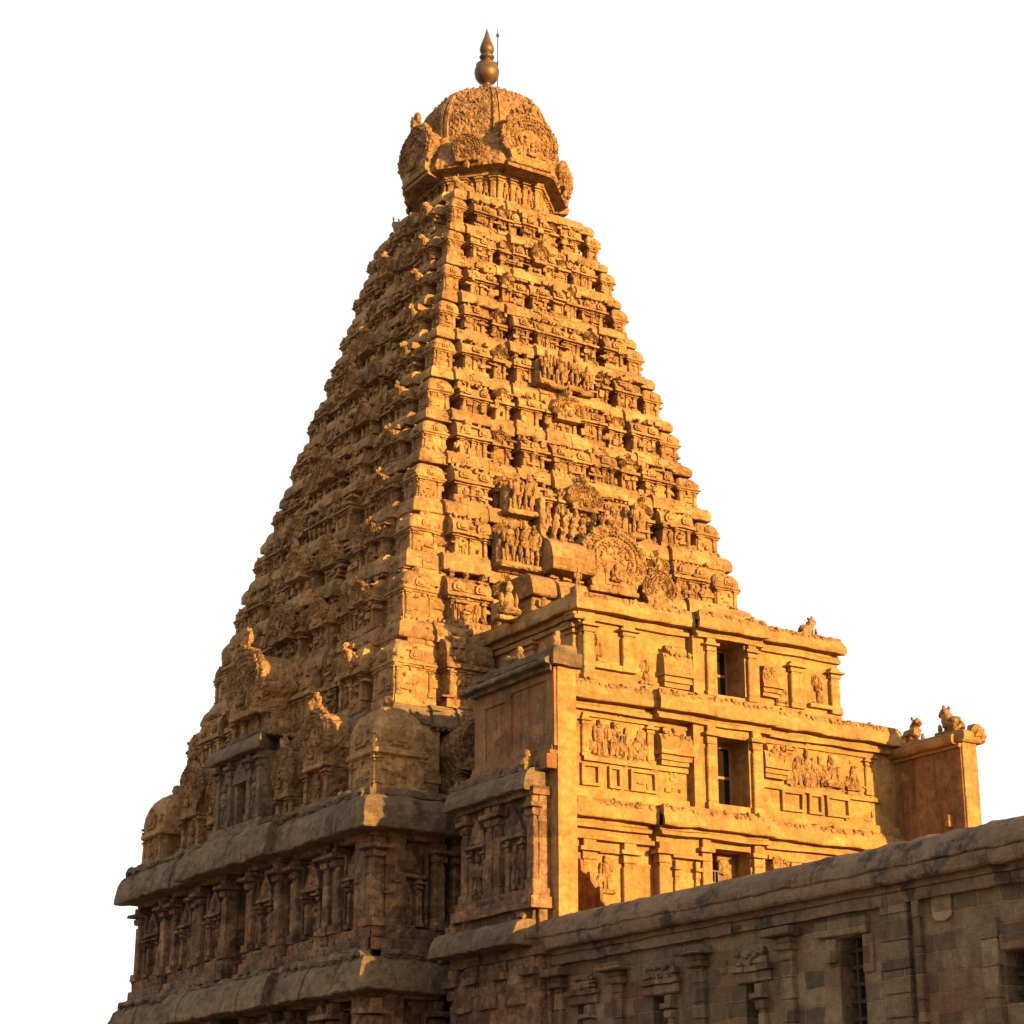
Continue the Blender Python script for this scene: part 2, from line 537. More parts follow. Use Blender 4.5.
        L(s - 0.08 * q, o + 0.03 * q, z + 0.22 * q, 0.055 * q, 0.07 * q, 0.24 * q)
        L(s + 0.09 * q, o + 0.03 * q, z + 0.22 * q, 0.055 * q, 0.07 * q, 0.24 * q)
        L(hip, o + 0.03 * q, z + 0.48 * q, 0.13 * q, 0.09 * q, 0.10 * q)
        L(s, o + 0.04 * q, z + 0.65 * q, 0.13 * q, 0.09 * q, 0.15 * q)
        L(s - 0.17 * q, o + 0.03 * q, z + (0.62 + 0.05 * rs) * q, 0.045 * q, 0.06 * q, 0.17 * q)
        L(s + 0.17 * q, o + 0.03 * q, z + (0.62 - 0.06 * rs) * q, 0.045 * q, 0.06 * q, 0.17 * q)
        L(s + 0.02 * q * rs, o + 0.05 * q, z + 0.87 * q, 0.075 * q, 0.08 * q, 0.09 * q)
        L(s + 0.02 * q * rs, o + 0.03 * q, z + 0.97 * q, 0.055 * q, 0.06 * q, 0.06 * q)

    def row(self, s0, s1, o, z, r, gap=1.7):
        """row of worn little beasts / beads along a ledge"""
        n = max(1, int((s1 - s0) / (r * gap)))
        for i in range(n):
            if RNG.random() < 0.12:
                continue
            s = s0 + (s1 - s0) * (i + 0.5) / n + RNG.uniform(-0.2, 0.2) * r
            k = r * RNG.uniform(0.7, 1.15)
            self.lump(s, o + RNG.uniform(-0.2, 0.2) * r, z + k * 0.6, k * 0.75, k * 0.8, k, jit=0.25)

    def horseshoe(self, s, z0, w, h, n=20, k=1.0):
        pts = [(s - w * 0.355 * k, z0)]
        for i in range(n + 1):
            a = math.pi * 1.20 - (math.pi * 1.40) * i / n
            pts.append((s + w * 0.5 * k * math.cos(a), z0 + h * 0.46 + h * 0.54 * k * math.sin(a) * (1.0 if math.sin(a) > 0 else 0.8)))
        pts.append((s + w * 0.355 * k, z0))
        return pts

    def gable(self, s, o, z0, w, h, depth, flame=True, fig=True, kir=True, tint=None):
        """horseshoe gable end with the barrel behind it"""
        self.prism(self.horseshoe(s, z0, w * 0.93, h * 0.95), o - depth, o - 0.10, tint)
        self.prism(self.horseshoe(s, z0, w, h), o - 0.22, o, tint)
        # beaded rings
        for k, r in ((0.90, 0.032), (0.76, 0.024), (0.60, 0.032), (0.46, 0.022)):
            pts = self.horseshoe(s, z0, w, h, int(44 * k), k)
            for (a, b) in pts[1:-1]:
                self.lump(a, o, b, w * r, 0.05 + 0.018 * w, w * r, jit=0.35)
        # niche arch and figure
        nz = z0 + h * 0.06
        self.prism([(s - w * .15, nz), (s - w * .15, nz + h * .30), (s - w * .08, nz + h * .38), (s, nz + h * .41), (s + w * .08, nz + h * .38), (s + w * .15, nz + h * .30), (s + w * .15, nz)], o - 0.1, o + 0.03)
        for _ in range(34):
            a_, r_ = RNG.uniform(0, 6.28), RNG.uniform(.12, .46)
            q = w * RNG.uniform(.02, .05)
            self.lump(s + w * .8 * r_ * math.cos(a_), o, z0 + h * (.45 + .8 * r_ * math.sin(a_)), q, .05 + .015 * w, q * 1.3, jit=.4)
        if fig:
            self.figure(s, o + 0.1, nz + h * .04, h * 0.30, seated=True)
        if flame:
            pts = self.horseshoe(s, z0, w * 1.01, h * 1.01, 30)
            for i, (a, b) in enumerate(pts[1:-1]):
                r = w * RNG.uniform(0.028, 0.052)
                self.lump(a, o - 0.10, b, r, 0.14, r * 1.25, jit=0.35)
        if kir:
            zt = z0 + h
            r = w * 0.10
            self.lump(s, o - 0.08, zt + r * 0.9, r * 1.1, 0.16 + r * 0.5, r * 1.3, jit=0.25)
            self.lump(s - r, o - 0.08, zt + r * 1.7, r * 0.45, 0.13, r * 0.9, jit=0.3)
            self.lump(s + r * 0.9, o - 0.08, zt + r * 1.6, r * 0.45, 0.13, r * 0.9, jit=0.3)
            self.lump(s + r * 0.1, o - 0.1, zt + r * 2.5, r * 0.4, 0.12, r * 0.8, jit=0.3)
        # foot mouldings
        self.box(s - w * 0.40, s + w * 0.40, o - depth, o + 0.02, z0 - h * 0.07, z0 + 0.01, 0.03, tint)

    def build(self, name, mat, parent=None, erode=0.03, smooth=False):
        me = bpy.data.meshes.new(name)
        vs = [(p[0] + self.dx, p[1], p[2]) for p in self.v] if self.dx else self.v
        if erode:
            nv = noise.noise_vector
            o2 = []
            for p in vs:
                q = Vector(p)
                d = nv(q * 1.7) * erode + nv(q * 5.3) * (erode * 0.55)
                o2.append(q + d)
            vs = o2
        me.from_pydata([tuple(p) for p in vs], [], self.f)
        bm = bmesh.new()
        bm.from_mesh(me)
        bmesh.ops.recalc_face_normals(bm, faces=bm.faces)
        bm.to_mesh(me)
        bm.free()
        at = me.attributes.new("tint", 'FLOAT_COLOR', 'POINT')
        flat = []
        for t in self.t:
            flat += (t, t * (0.99 if t > 1 else 1.0), t * (0.98 if t > 1 else 1.0), 1.0)
        at.data.foreach_set("color", flat)
        me.materials.append(mat)
        if smooth:
            me.polygons.foreach_set("use_smooth", [True] * len(me.polygons))
        ob = bpy.data.objects.new(name, me)
        COL.objects.link(ob)
        if parent is not None:
            ob.parent = parent
        return ob

def empty(name, label, cat, group=None):
    o = bpy.data.objects.new(name, None)
    COL.objects.link(o)
    o["label"], o["category"] = label, cat
    if group:
        o["group"] = group
    return o

def tag(o, label, cat, group=None):
    o["label"], o["category"] = label, cat
    if group:
        o["group"] = group
    return o

# ------------------------------------------------------------------ ground
g = MB()
g.box(-900, 900, -900, 900, -0.4, 0.0, 0)
go = g.build("ground", M_GROUND, None, 0)
go["kind"] = "structure"

# ------------------------------------------------------------------ the tower
tower = empty("temple_tower", "tall carved stone pyramid temple tower of stepped tiers under a round dome", "temple tower")

# cornice levels from the top: bottom height, half width at the tip
ZC = [42.50, 40.68, 38.90, 36.97, 35.02, 33.02, 30.95, 28.93, 26.70, 24.26, 21.40, 18.10, 14.00]
HC = [3.55, 4.00, 4.38, 4.84, 5.36, 5.86, 6.40, 6.94, 7.48, 8.05, 8.60, 9.25, 11.30]
NT = 12

def core_box(mb, hw, z0, z1):
    mb.frame('0')
    mb.box(-hw, hw, -hw, hw, z0, z1, 0.02, 0.8)

# bays on one half of a face: (kind, inner fraction, outer fraction, projection)
def bays_for(k):
    if k <= 2:
        return [('corner', 0.81, 1.0, 0.0), ('sala', 0.47, 0.795, 0.14), ('niche', 0.29, 0.45, 0.07), ('flank', 0.125, 0.28, 0.17), ('centre', -0.12, 0.12, 0.26)]
    if k <= 7:
        return [('corner', 0.83, 1.0, 0.0), ('sala', 0.57, 0.82, 0.18), ('niche', 0.39, 0.545, 0.08), ('flank', 0.155, 0.365, 0.24), ('centre', -0.145, 0.145, 0.36)]
    return [('corner', 0.83, 1.0, 0.0), ('sala', 0.58, 0.815, 0.20), ('niche', 0.39, 0.555, 0.10), ('flank', 0.165, 0.37, 0.26), ('centre', -0.155, 0.155, 0.42)]

def shrine(mb, kind, s0, s1, o, z0, z1, detail=True, gable_w=None, fig=True):
    """a small shrine relief: plinth, pier with pilasters, roof"""
    h = z1 - z0
    w = s1 - s0
    back = o - 1.5
    zp = z0 + h * 0.12
    zr = z0 + h * (0.56 if kind != 'centre' else 0.52)
    ins = min(0.16, w * 0.14)
    mb.slab(s0 + ins * 0.3, s1 - ins * 0.3, back, o - 0.02, z0 - 0.03, zp, prof=BLOCK, over=0.3, step=1.0)
    mb.box(s0 + ins, s1 - ins, back, o - 0.18, zp, zr + 0.05, 0.03)
    pw = min(0.17, w * 0.15)
    nb = max(2, int(round(w / 0.85)) + 1)
    for i in range(nb):
        s = s0 + ins + pw * 0.6 + (w - 2 * ins - pw * 1.2) * i / (nb - 1)
        mb.pilaster(s, o - 0.20, zp, zr, pw, pw * 0.7)
        if i < nb - 1 and detail and w / nb > 0.35:
            sm = s + (w - 2 * ins - pw * 1.2) / (nb - 1) / 2
            if RNG.random() < 0.75 and fig:
                mb.figure(sm, o - 0.17, zp + 0.03, (zr - zp) * RNG.uniform(0.72, 0.9))
            else:
                mb.box(sm - w * 0.06, sm + w * 0.06, o - 0.3, o - 0.17, zp + 0.05, zr - 0.15, 0.02)
    if kind == 'corner':
        return
    zt = z1 - RNG.uniform(-0.02, 0.06) * h
    if kind == 'niche':
        mb.slab(s0, s1, back, o + 0.02, zr, zr + h * 0.08, prof=BLOCK, over=0.2, step=1)
        mb.gable((s0 + s1) / 2, o - 0.08, zr + h * 0.12, w * 0.92, (zt - zr) * 0.82, 1.2, flame=True, fig=False, kir=RNG.random() < 0.6)
        return
    mb.slab(s0 + ins * .4, s1 - ins * .4, back, o - .10, zr - .06, zr + .02, prof=BLOCK, over=.1, step=1)
    mb.slab(s0 - 0.02, s1 + 0.02, back, o + 0.05, zr, zr + (zt - zr) * .22, prof=SLABP, over=.3, step=.6)
    mb.slab(s0 + 0.03, s1 - 0.03, back, o - 0.03, zr + (zt - zr) * .2, zt, prof=BARREL, over=0.62)
    r = min(0.26, (zt - zr) * 0.3)
    n = 1 if w < 1.4 else (2 if w < 2.4 else 3)
    for i in range(n):
        s = s0 + w * (i + 0.5) / n
        mb.kudu(s, o - 0.02, zr + (zt - zr) * 0.40, r)
    if detail:
        for i in range(max(2, int(w / 0.55))):
            s = s0 + w * (i + 0.5) / max(2, int(w / 0.55))
            mb.lump(s, o - 0.3, zt + 0.06, 0.09, 0.09, 0.13, jit=0.3)

tiers = []
for k in range(NT):
    zt, zb = ZC[k], ZC[k + 1]
    h0, h1 = HC[k], HC[k + 1]
    sh_t = (ZC[k - 1] - zt) * 0.27 if k else 0.55
    sh_b = (zt - zb) * 0.26
    if k == 11:
        sh_b = 1.2
    if k == 10:
        sh_b = 0.8
    sh_here = {11: 0.8, 10: 0.75}.get(k, (zt - zb) * 0.25) if k else 0.50
    z0 = zb + sh_b                     # foot of the shrines
    core = MB('0')
    core_box(core, h0 - 0.80, zb - 0.2, zt + sh_here * 0.9)
    t = None
    B = bays_for(k)
    # recess fill: ledges and worn figures in the gaps, on the two visible faces
    for fk in ('R', 'L'):
        core.frame(fk)
        edges = []
        for kind, a, b, p in B:
            if kind == 'centre':
                edges.append((a * h0, b * h0))
            else:
                edges += [(a * h0, b * h0), (-b * h0, -a * h0)]
        edges.sort()
        for (a0, a1), (c0, c1) in zip(edges, edges[1:]):
            gs0, gs1 = a1, c0
            if gs1 - gs0 < 0.08:
                continue
            H = zt - z0
            if abs(gs0) > .7 * h0 or abs(gs1) > .7 * h0:      # shallow wall beside the corner shrine
                sg = 1 if gs0 > 0 else -1
                e0, e1 = sorted((sg * h0 * .78, sg * h0 * .955))
                core.box(e0, e1, h0 - 1.3, h0 - .06, z0, zt + .02, .03)
                core.clutter(e0, e1, h0 - .08, z0, zt, 6, .14, .25)
                core.slab(e0, e1, h0 - 1.3, h0 + .02, z0 + H * .3, z0 + H * .42, prof=BLOCK, over=.2)
                continue
            core.box(gs0 - .1, gs1 + .1, h0 - 1.3, h0 - (0.66 if fk == 'L' else 0.40), z0, zt, .03)
            core.slab(gs0 - 0.1, gs1 + 0.1, h0 - 1.3, h0 - (0.42 if fk == 'L' else 0.16), z0 + H * 0.40, z0 + H * 0.56, prof=KAPOTA, over=0.3, step=0.6)
            core.box(gs0 - 0.1, gs1 + 0.1, h0 - 1.3, h0 - 0.12, z0 - 0.05, z0 + H * 0.14, 0.03)
            if RNG.random() < 0.8:
                core.figure((gs0 + gs1) / 2, h0 - (0.64 if fk == 'L' else 0.38), z0 + H * 0.14, min(H * 0.5, 1.3))
            if RNG.random() < 0.8:
                core.figure((gs0 + gs1) / 2, h0 - (0.62 if fk == 'L' else 0.36), z0 + H * 0.58, min(H * 0.36, 0.9))
    for fk in ('B', 'W'):
        core.frame(fk)
        core.box(-h0 * 0.8, h0 * 0.8, h0 - 1.2, h0 - 0.2, z0, zt, 0.05)
    for fk in ('R', 'L'):
        core.frame(fk)
        core.clutter(-h0 * .95, h0 * .95, h0 - (.62 if fk == 'L' else .45), z0, zt, int(h0 * 9), .3, .3)
    t = core.build("tier", M_TOWER, tower, 0.035)
    tiers.append(t)

    # cornice ring at the top of this tier
    cm = MB('0', 0.14)
    for fk in ('R', 'L', 'B', 'W'):
        cm.frame(fk)
        oi = h0 - 1.15
        c = B[0][1] * h0
        PR = SLABP if k < 10 else KAPOTA
        cm.stones(-h0, -c + 0.05, oi, h0, zt, zt + sh_here, ml=1, prof=PR)
        cm.stones(c - 0.05, h0, oi, h0, zt, zt + sh_here, mr=1, prof=PR)
        cm.slab(-c - .02, c + .02, oi, h0 - (0.45 if fk == 'L' else 0.22), zt + 0.02, zt + sh_here - 0.03, over=0.35, step=0.6)
        for kind, a, b, p in B[1:]:
            for sgn in ((1,) if kind == 'centre' else (1, -1)):
                s0_, s1_ = sorted((sgn * a * h0, sgn * b * h0))
                j = RNG.uniform(-0.05, 0.05)
                zj = RNG.uniform(-0.13, 0.10)
                cm.stones(s0_ - 0.07 + j, s1_ + 0.07 + j, oi, h0 + p * (1.5 if fk == 'L' else 1.0) + RNG.uniform(-0.08, 0.08), zt + zj, zt + sh_here + zj * .5 + RNG.uniform(-0.05, 0.05), prof=PR, size=1.3, jit=.05)
                if fk in ('R', 'L'):
                    cm.clutter(s0_, s1_, h0 + p - .03, zt, zt + sh_here * .7, int(2.2 * (s1_ - s0_)), .08, .26)
                if kind != 'niche' and RNG.random() < .65 and fk in ('R', 'L'):
                    cm.dots(s0_, s1_, h0 + p - .02, zt + zj - .07, .095)
                if fk in ('R', 'L'):
                    if kind in ('sala', 'centre') and RNG.random() < 0.8:
                        cm.row(s0_, s1_, h0 + p - 0.34, zt + sh_here, 0.085, 2.2)
                    if RNG.random() < 0.6:
                        cm.kudu((s0_ + s1_) / 2 + RNG.uniform(-.2, .2), h0 + p - 0.06, zt + sh_here * 0.35, sh_here * 0.36, 0.05)
        if fk in ('R', 'L'):
            for sgn in (-1, 1):
                cm.row(*sorted((sgn * c, sgn * h0 * 0.96)), h0 - 0.34, zt + sh_here, 0.08, 2.4)
                cm.clutter(*sorted((sgn * c, sgn * h0 * 0.97)), h0 - .03, zt + .03, zt + sh_here * .6, int(h0 * .9) + 2, .07, .18)
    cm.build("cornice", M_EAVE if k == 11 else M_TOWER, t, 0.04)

    # corner shrines: near, left and right corners
    H = zt - z0
    oroof = h0 + 0.22
    cw = 0.155 * h0 + 0.16
    if k == 11:
        oroof, cw = 10.52, 2.1
    if k == 10:
        oroof, cw = 9.02, 1.75
    o_keep = oroof
    for sx, sy in ((1, -1), (-1, -1), (1, 1)):
        m = MB('0')
        m.dx = 0.75 if (k == 11 and sx < 0) else 0.0
        ztop = zt + (0.35 if k == 11 else -0.03 * H)
        HH = ztop - z0
        zr = z0 + HH * (0.42 if k == 11 else 0.56)
        for fk in (('R', 'L') if (sx, sy) == (1, -1) else (('L',) if sy < 0 else ('R',))):
            m.frame(fk)
            side = (sy if fk == 'R' else sx)
            a0, a1 = (oroof - cw, oroof) if side > 0 else (-oroof, -oroof + cw)
            o = oroof
            zp = z0 + HH * 0.11
            pw = min(0.18, cw * 0.17)
            m.clutter(a0 + .12, a1 - .12, o - .10, zp, zr, int(cw * 7) + 2, .09, .2)
            m.clutter(a0 + .05, a1 - .05, o - .03, zr, zr + (ztop - zr) * .5, int(cw * 5) + 2, .07, .18)
            if k < 11:
                m.slab(a0 + .03, a1 - .03, o - cw + .1, o - .03, zr - .05, zr + .03, prof=BLOCK, over=.1, step=.5, ml=1 if side < 0 else 0, mr=1 if side > 0 else 0)
            m.box(a0 + 0.10, a1 - 0.10, o - cw + 0.12, o - 0.12, z0 - 0.05, zr + 0.05, 0.03)
            m.slab(a0, a1, o - cw, o - 0.05, z0 - 0.06, zp, prof=BLOCK, over=0.25, step=0.8, ml=1 if side < 0 else 0, mr=1 if side > 0 else 0)
            for i in range(3 if k >= 10 else 2):
                s = a0 + 0.13 + pw / 2 + (cw - 0.26 - pw) * i / (2 if k >= 10 else 1)
                if k >= 10 and i == 1:
                    m.figure(s, o - 0.17, zp, (zr - zp) * 0.8)
                    continue
                m.pilaster(s, o - 0.14, zp, zr, pw, pw * 0.5)
        m.frame('0')
        xa, xb = sorted((sx * (oroof + 0.03), sx * (oroof - cw - 0.04)))
        ya, yb = sorted((sy * (oroof + 0.03), sy * (oroof - cw - 0.04)))
        m.dome(xa, xb, ya, yb, zr, ztop, knob=(k == 11))
        # little horseshoe ornaments on the roof
        for fk in ('R', 'L'):
            m.frame(fk)
            side = (sy if fk == 'R' else sx)
            if (fk == 'R' and sx < 0) or (fk == 'L' and sy > 0):
                continue
            m.kudu(side * (oroof - cw / 2), oroof - 0.0, zr + (ztop - zr) * 0.33, (ztop - zr) * 0.24, 0.05)
        m.build("corner_shrine", M_TOWER, t, 0.03)

    # bays on the visible faces
    for fk in ('R', 'L'):
        for kind, a, b, p in B[1:]:
            for sgn in ((1,) if kind == 'centre' else (1, -1)):
                if k == 11:
                    continue
                s0_, s1_ = sorted((sgn * a * h0, sgn * b * h0))
                o = h0 + 0.22 + p * (1.5 if fk == 'L' else 1.0) + RNG.uniform(-.10, .10)
                if k == 10:
                    o += 0.22
                j = RNG.uniform(-0.06, 0.06)
                m = MB(fk)
                nm = {'sala': 'barrel_shrine', 'niche': 'niche_shrine', 'flank': 'flanking_shrine', 'centre': 'central_shrine'}[kind]
                if kind == 'centre':
                    # wide central group: body, two side piers and gables
                    cxs = (s0_ + s1_) / 2
                    shrine(m, 'centre', s0_, s1_, o, z0, zt)
                    gw = min((s1_ - s0_) * 0.85, H * 0.95)
                    if fk == 'L' and k in (1, 3, 4, 6, 8, 9):
                        m.gable(cxs, o + 0.34, z0 + H * 0.46, gw, H * 0.62, 1.8, kir=True)
                    elif fk == 'R' and k in (1, 5, 7):
                        m.gable(cxs + 0.1, o + 0.25, z0 + H * 0.42, gw, H * 0.62, 1.6)
                else:
                    shrine(m, kind, s0_ + j, s1_ + j, o, z0, zt + RNG.uniform(-0.12, 0.05))
                    if fk == 'L' and kind == 'flank' and (k * 3 + sgn) % 4 < 2:
                        m.gable((s0_ + s1_) / 2 + j, o + 0.16, z0 + H * 0.52, min(1.3, (s1_ - s0_) * 0.85), H * 0.5, 1.2, fig=False)
                    if fk == 'L' and kind == 'sala' and sgn > 0:
                        m.gable((s0_ + s1_) / 2 + j, o + 0.16, z0 + H * 0.58, min(0.95, (s1_ - s0_) * 0.6), H * 0.38, 1.0, fig=False)
                    if fk == 'L' and kind == 'niche' and k % 2 == 1:
                        m.lump((s0_ + s1_) / 2, o, zt + 0.15, 0.14, 0.14, 0.34, jit=0.3)
                m.clutter(s0_, s1_, o - .10, z0, z0 + H * .5, int((5 if fk == 'L' else 3.2) * (s1_ - s0_) + 2), .13, .3)
                m.clutter(s0_, s1_, o - .02, z0 + H * .55, zt, int(3 * (s1_ - s0_) + 1), .12, .3)
                m.build(nm, M_TOWER if RNG.random() < 0.6 else M_CARVE, t, 0.035)


# --- the storey above the main eave: large shrines on the left face, one carved block beside the porch
st = tiers[11]
ZS = 15.28
def big_niche(fk, s, w, o, zg, hg, depth=1.8, fig=True):
    m = MB(fk)
    zb_ = ZS
    m.box(s - w / 2 - .05, s + w / 2 + .05, o - depth, o + .02, zb_ - 0.1, zb_ + 0.32, .04)
    m.box(s - w / 2 + .12, s + w / 2 - .12, o - depth, o - .28, zb_ + 0.3, zg - hg * .08, .03)
    for q in (-1, 1):
        m.pilaster(s + q * (w / 2 - .25), o - .3, zb_ + .32, zg - hg * .09, .24, .2)
    m.figure(s, o - .26, zb_ + .36, (zg - zb_) * .62)
    m.gable(s, o, zg, w, hg, depth)
    m.build("gabled_shrine", M_CARVE, st, 0.035)

big_niche('L', 5.85, 2.05, 10.5, 16.95, 2.05)
big_niche('L', -5.0, 2.05, 10.5, 16.95, 2.05)
big_niche('L', 3.25, 1.55, 10.45, 16.35, 1.75)
big_niche('L', -2.75, 1.45, 10.45, 16.35, 1.75)
big_niche('R', -6.35, 1.7, 10.5, 16.5, 1.75)
big_niche('R', 5.85, 2.05, 10.5, 16.95, 2.05)

# central projecting bay with a doorway and a large gable above
m = MB('L')
m.box(-1.95, 2.45, 9.2, 10.95, ZS - .1, ZS + .38, .04)
m.wall(-1.75, 2.25, 9.4, 10.65, ZS + .36, 18.2, holes=[(-0.02, 0.72, 15.75, 17.25)])
for s in (-1.55, -0.5, 1.2, 2.05):
    m.pilaster(s, 10.62, ZS + .38, 18.2, .3, .22)
m.prism([(-.28, 17.25), (-.28, 17.35), (-.05, 17.75), (.35, 18.0), (.75, 17.75), (.98, 17.35), (.98, 17.25)], 10.55, 10.78)
m.figure(-1.02, 10.65, 15.75, 1.7)
m.figure(1.62, 10.65, 15.75, 1.7)
m.slab(-2.15, 2.65, 9.2, 11.15, 18.2, 18.85, prof=KAPOTA, over=.5, ml=1, mr=1)
m.row(-1.8, 2.3, 10.7, 18.85, .12, 2)
m.build("central_shrine", M_EAVE, st, 0.035)
m = MB('L')
m.box(-1.6, 2.2, 8.6, 10.55, 18.8, 19.15, .04)
m.box(-1.3, 1.9, 8.6, 10.3, 19.1, 19.8, .04)
for s in (-1.1, -.3, .9, 1.7):
    m.pilaster(s, 10.28, 19.12, 19.8, .26, .18)
m.gable(0.3, 10.75, 19.95, 3.0, 2.45, 2.2)
m.build("great_gable", M_CARVE, st, 0.035)
m = MB('L')
m.box(-0.01, 0.71, 10.0, 10.2, 15.76, 17.24, 0, 1)  # near-black block painted as the doorway's unlit inside
m.build("unlit_doorway_block", M_VOID, st, 0)

# --- great gable over the porch and the ornaments round it
m = MB('R')
m.box(-0.95, 1.95, 7.6, 9.0, 22.1, 24.15, .05)
for s in (-.75, 0.1, .95, 1.75):
    m.pilaster(s, 8.95, 22.3, 24.1, .25, .2)
m.gable(0.50, 9.05, 24.45, 2.85, 2.45, 1.5)
m.build("great_gable", M_CARVE, tiers[9], 0.02)
m = MB('R')      # carved half-gable on its right
m.gable(2.75, 8.85, 24.2, 1.5, 1.5, 1.2, fig=False)
m.box(2.2, 3.4, 8.0, 8.9, 22.2, 24.1, .05)
m.build("gabled_shrine", M_CARVE, tiers[9], 0.03)
m = MB('R')      # broad barrel roof with an overhang on the left, dark beneath
m.slab(-2.5, -0.55, 7.0, 9.35, 24.75, 26.1, prof=BARREL, over=1.0)
m.box(-2.2, -0.9, 7.0, 8.5, 22.8, 24.8, .04)
for s in (-2.1, -1.5, -.95):
    m.pilaster(s, 8.45, 23.2, 24.75, .22, .2)
m.build("barrel_shrine", M_TOWER, tiers[9], 0.03)
m = MB('R')      # pleated panel of standing trees above it
m.box(-2.2, 1.6, 6.6, 8.05, 26.0, 26.35, .05)
for i in range(9):
    s = -1.95 + i * .42
    for q in range(5):
        m.lump(s + (q - 2) * 0.055, 8.0, 26.45 + .28 * q + RNG.uniform(-.05, .05), .12 + .03 * (2 - abs(q - 2)), .16, .21, jit=.3)
m.box(-2.35, -2.1, 6.6, 8.25, 26.3, 27.9, .04)
m.box(1.55, 1.8, 6.6, 8.2, 26.3, 27.8, .04)
m.build("carved_panel", M_CARVE, tiers[8], 0.02)
m = MB('R')      # stepped plinth and rolled block left of the gable
for i in range(4):
    m.box(-3.9 + .1 * i, -2.2, 8.0, 10.0 - .14 * i, 22.0 + .35 * i, 22.34 + .35 * i, .05)
m.slab(-3.75, -2.7, 8.0, 9.9, 23.4, 24.3, prof=BARREL, over=.9)
m.slab(-2.62, -1.35, 8.0, 10.1, 22.9, 24.2, prof=BARREL, over=.9)
m.figure(-3.3, 9.9, 22.1, 1.2, seated=True)
m.build("stepped_plinth", M_TOWER, tiers[10], 0.03)
# figure groups in relief on the sunlit face
def relief_group(parent, items, o, name="figure_relief"):
    for (s, z, h) in items:
        m = MB('R')
        m.box(s - h * .22, s + h * .22, o - .9, o - .35, z - .3, z + h * .8, .1)
        m.box(s - h * .3, s + h * .3, o - .9, o + .05, z - .22, z, .05)
        m.figure(s, o - .12, z, h)
        m.lump(s + .2 * h, o - .3, z + h * .55, h * .25, .2, h * .35, jit=.4)
        m.build(name, M_CARVE, parent, 0.03)
relief_group(tiers[4], [(-.75, 33.8, 1.3), (-.1, 33.7, 1.55), (.6, 33.8, 1.35), (1.2, 33.7, 1.1)], 6.35)
relief_group(tiers[7], [(-3.3, 27.3, 1.4), (-2.75, 27.3, 1.5), (2.3, 27.3, 1.3)], 8.1)
relief_group(tiers[8], [(-4.0, 24.9, 1.6), (-3.4, 24.9, 1.7), (-2.9, 24.9, 1.5)], 8.75)

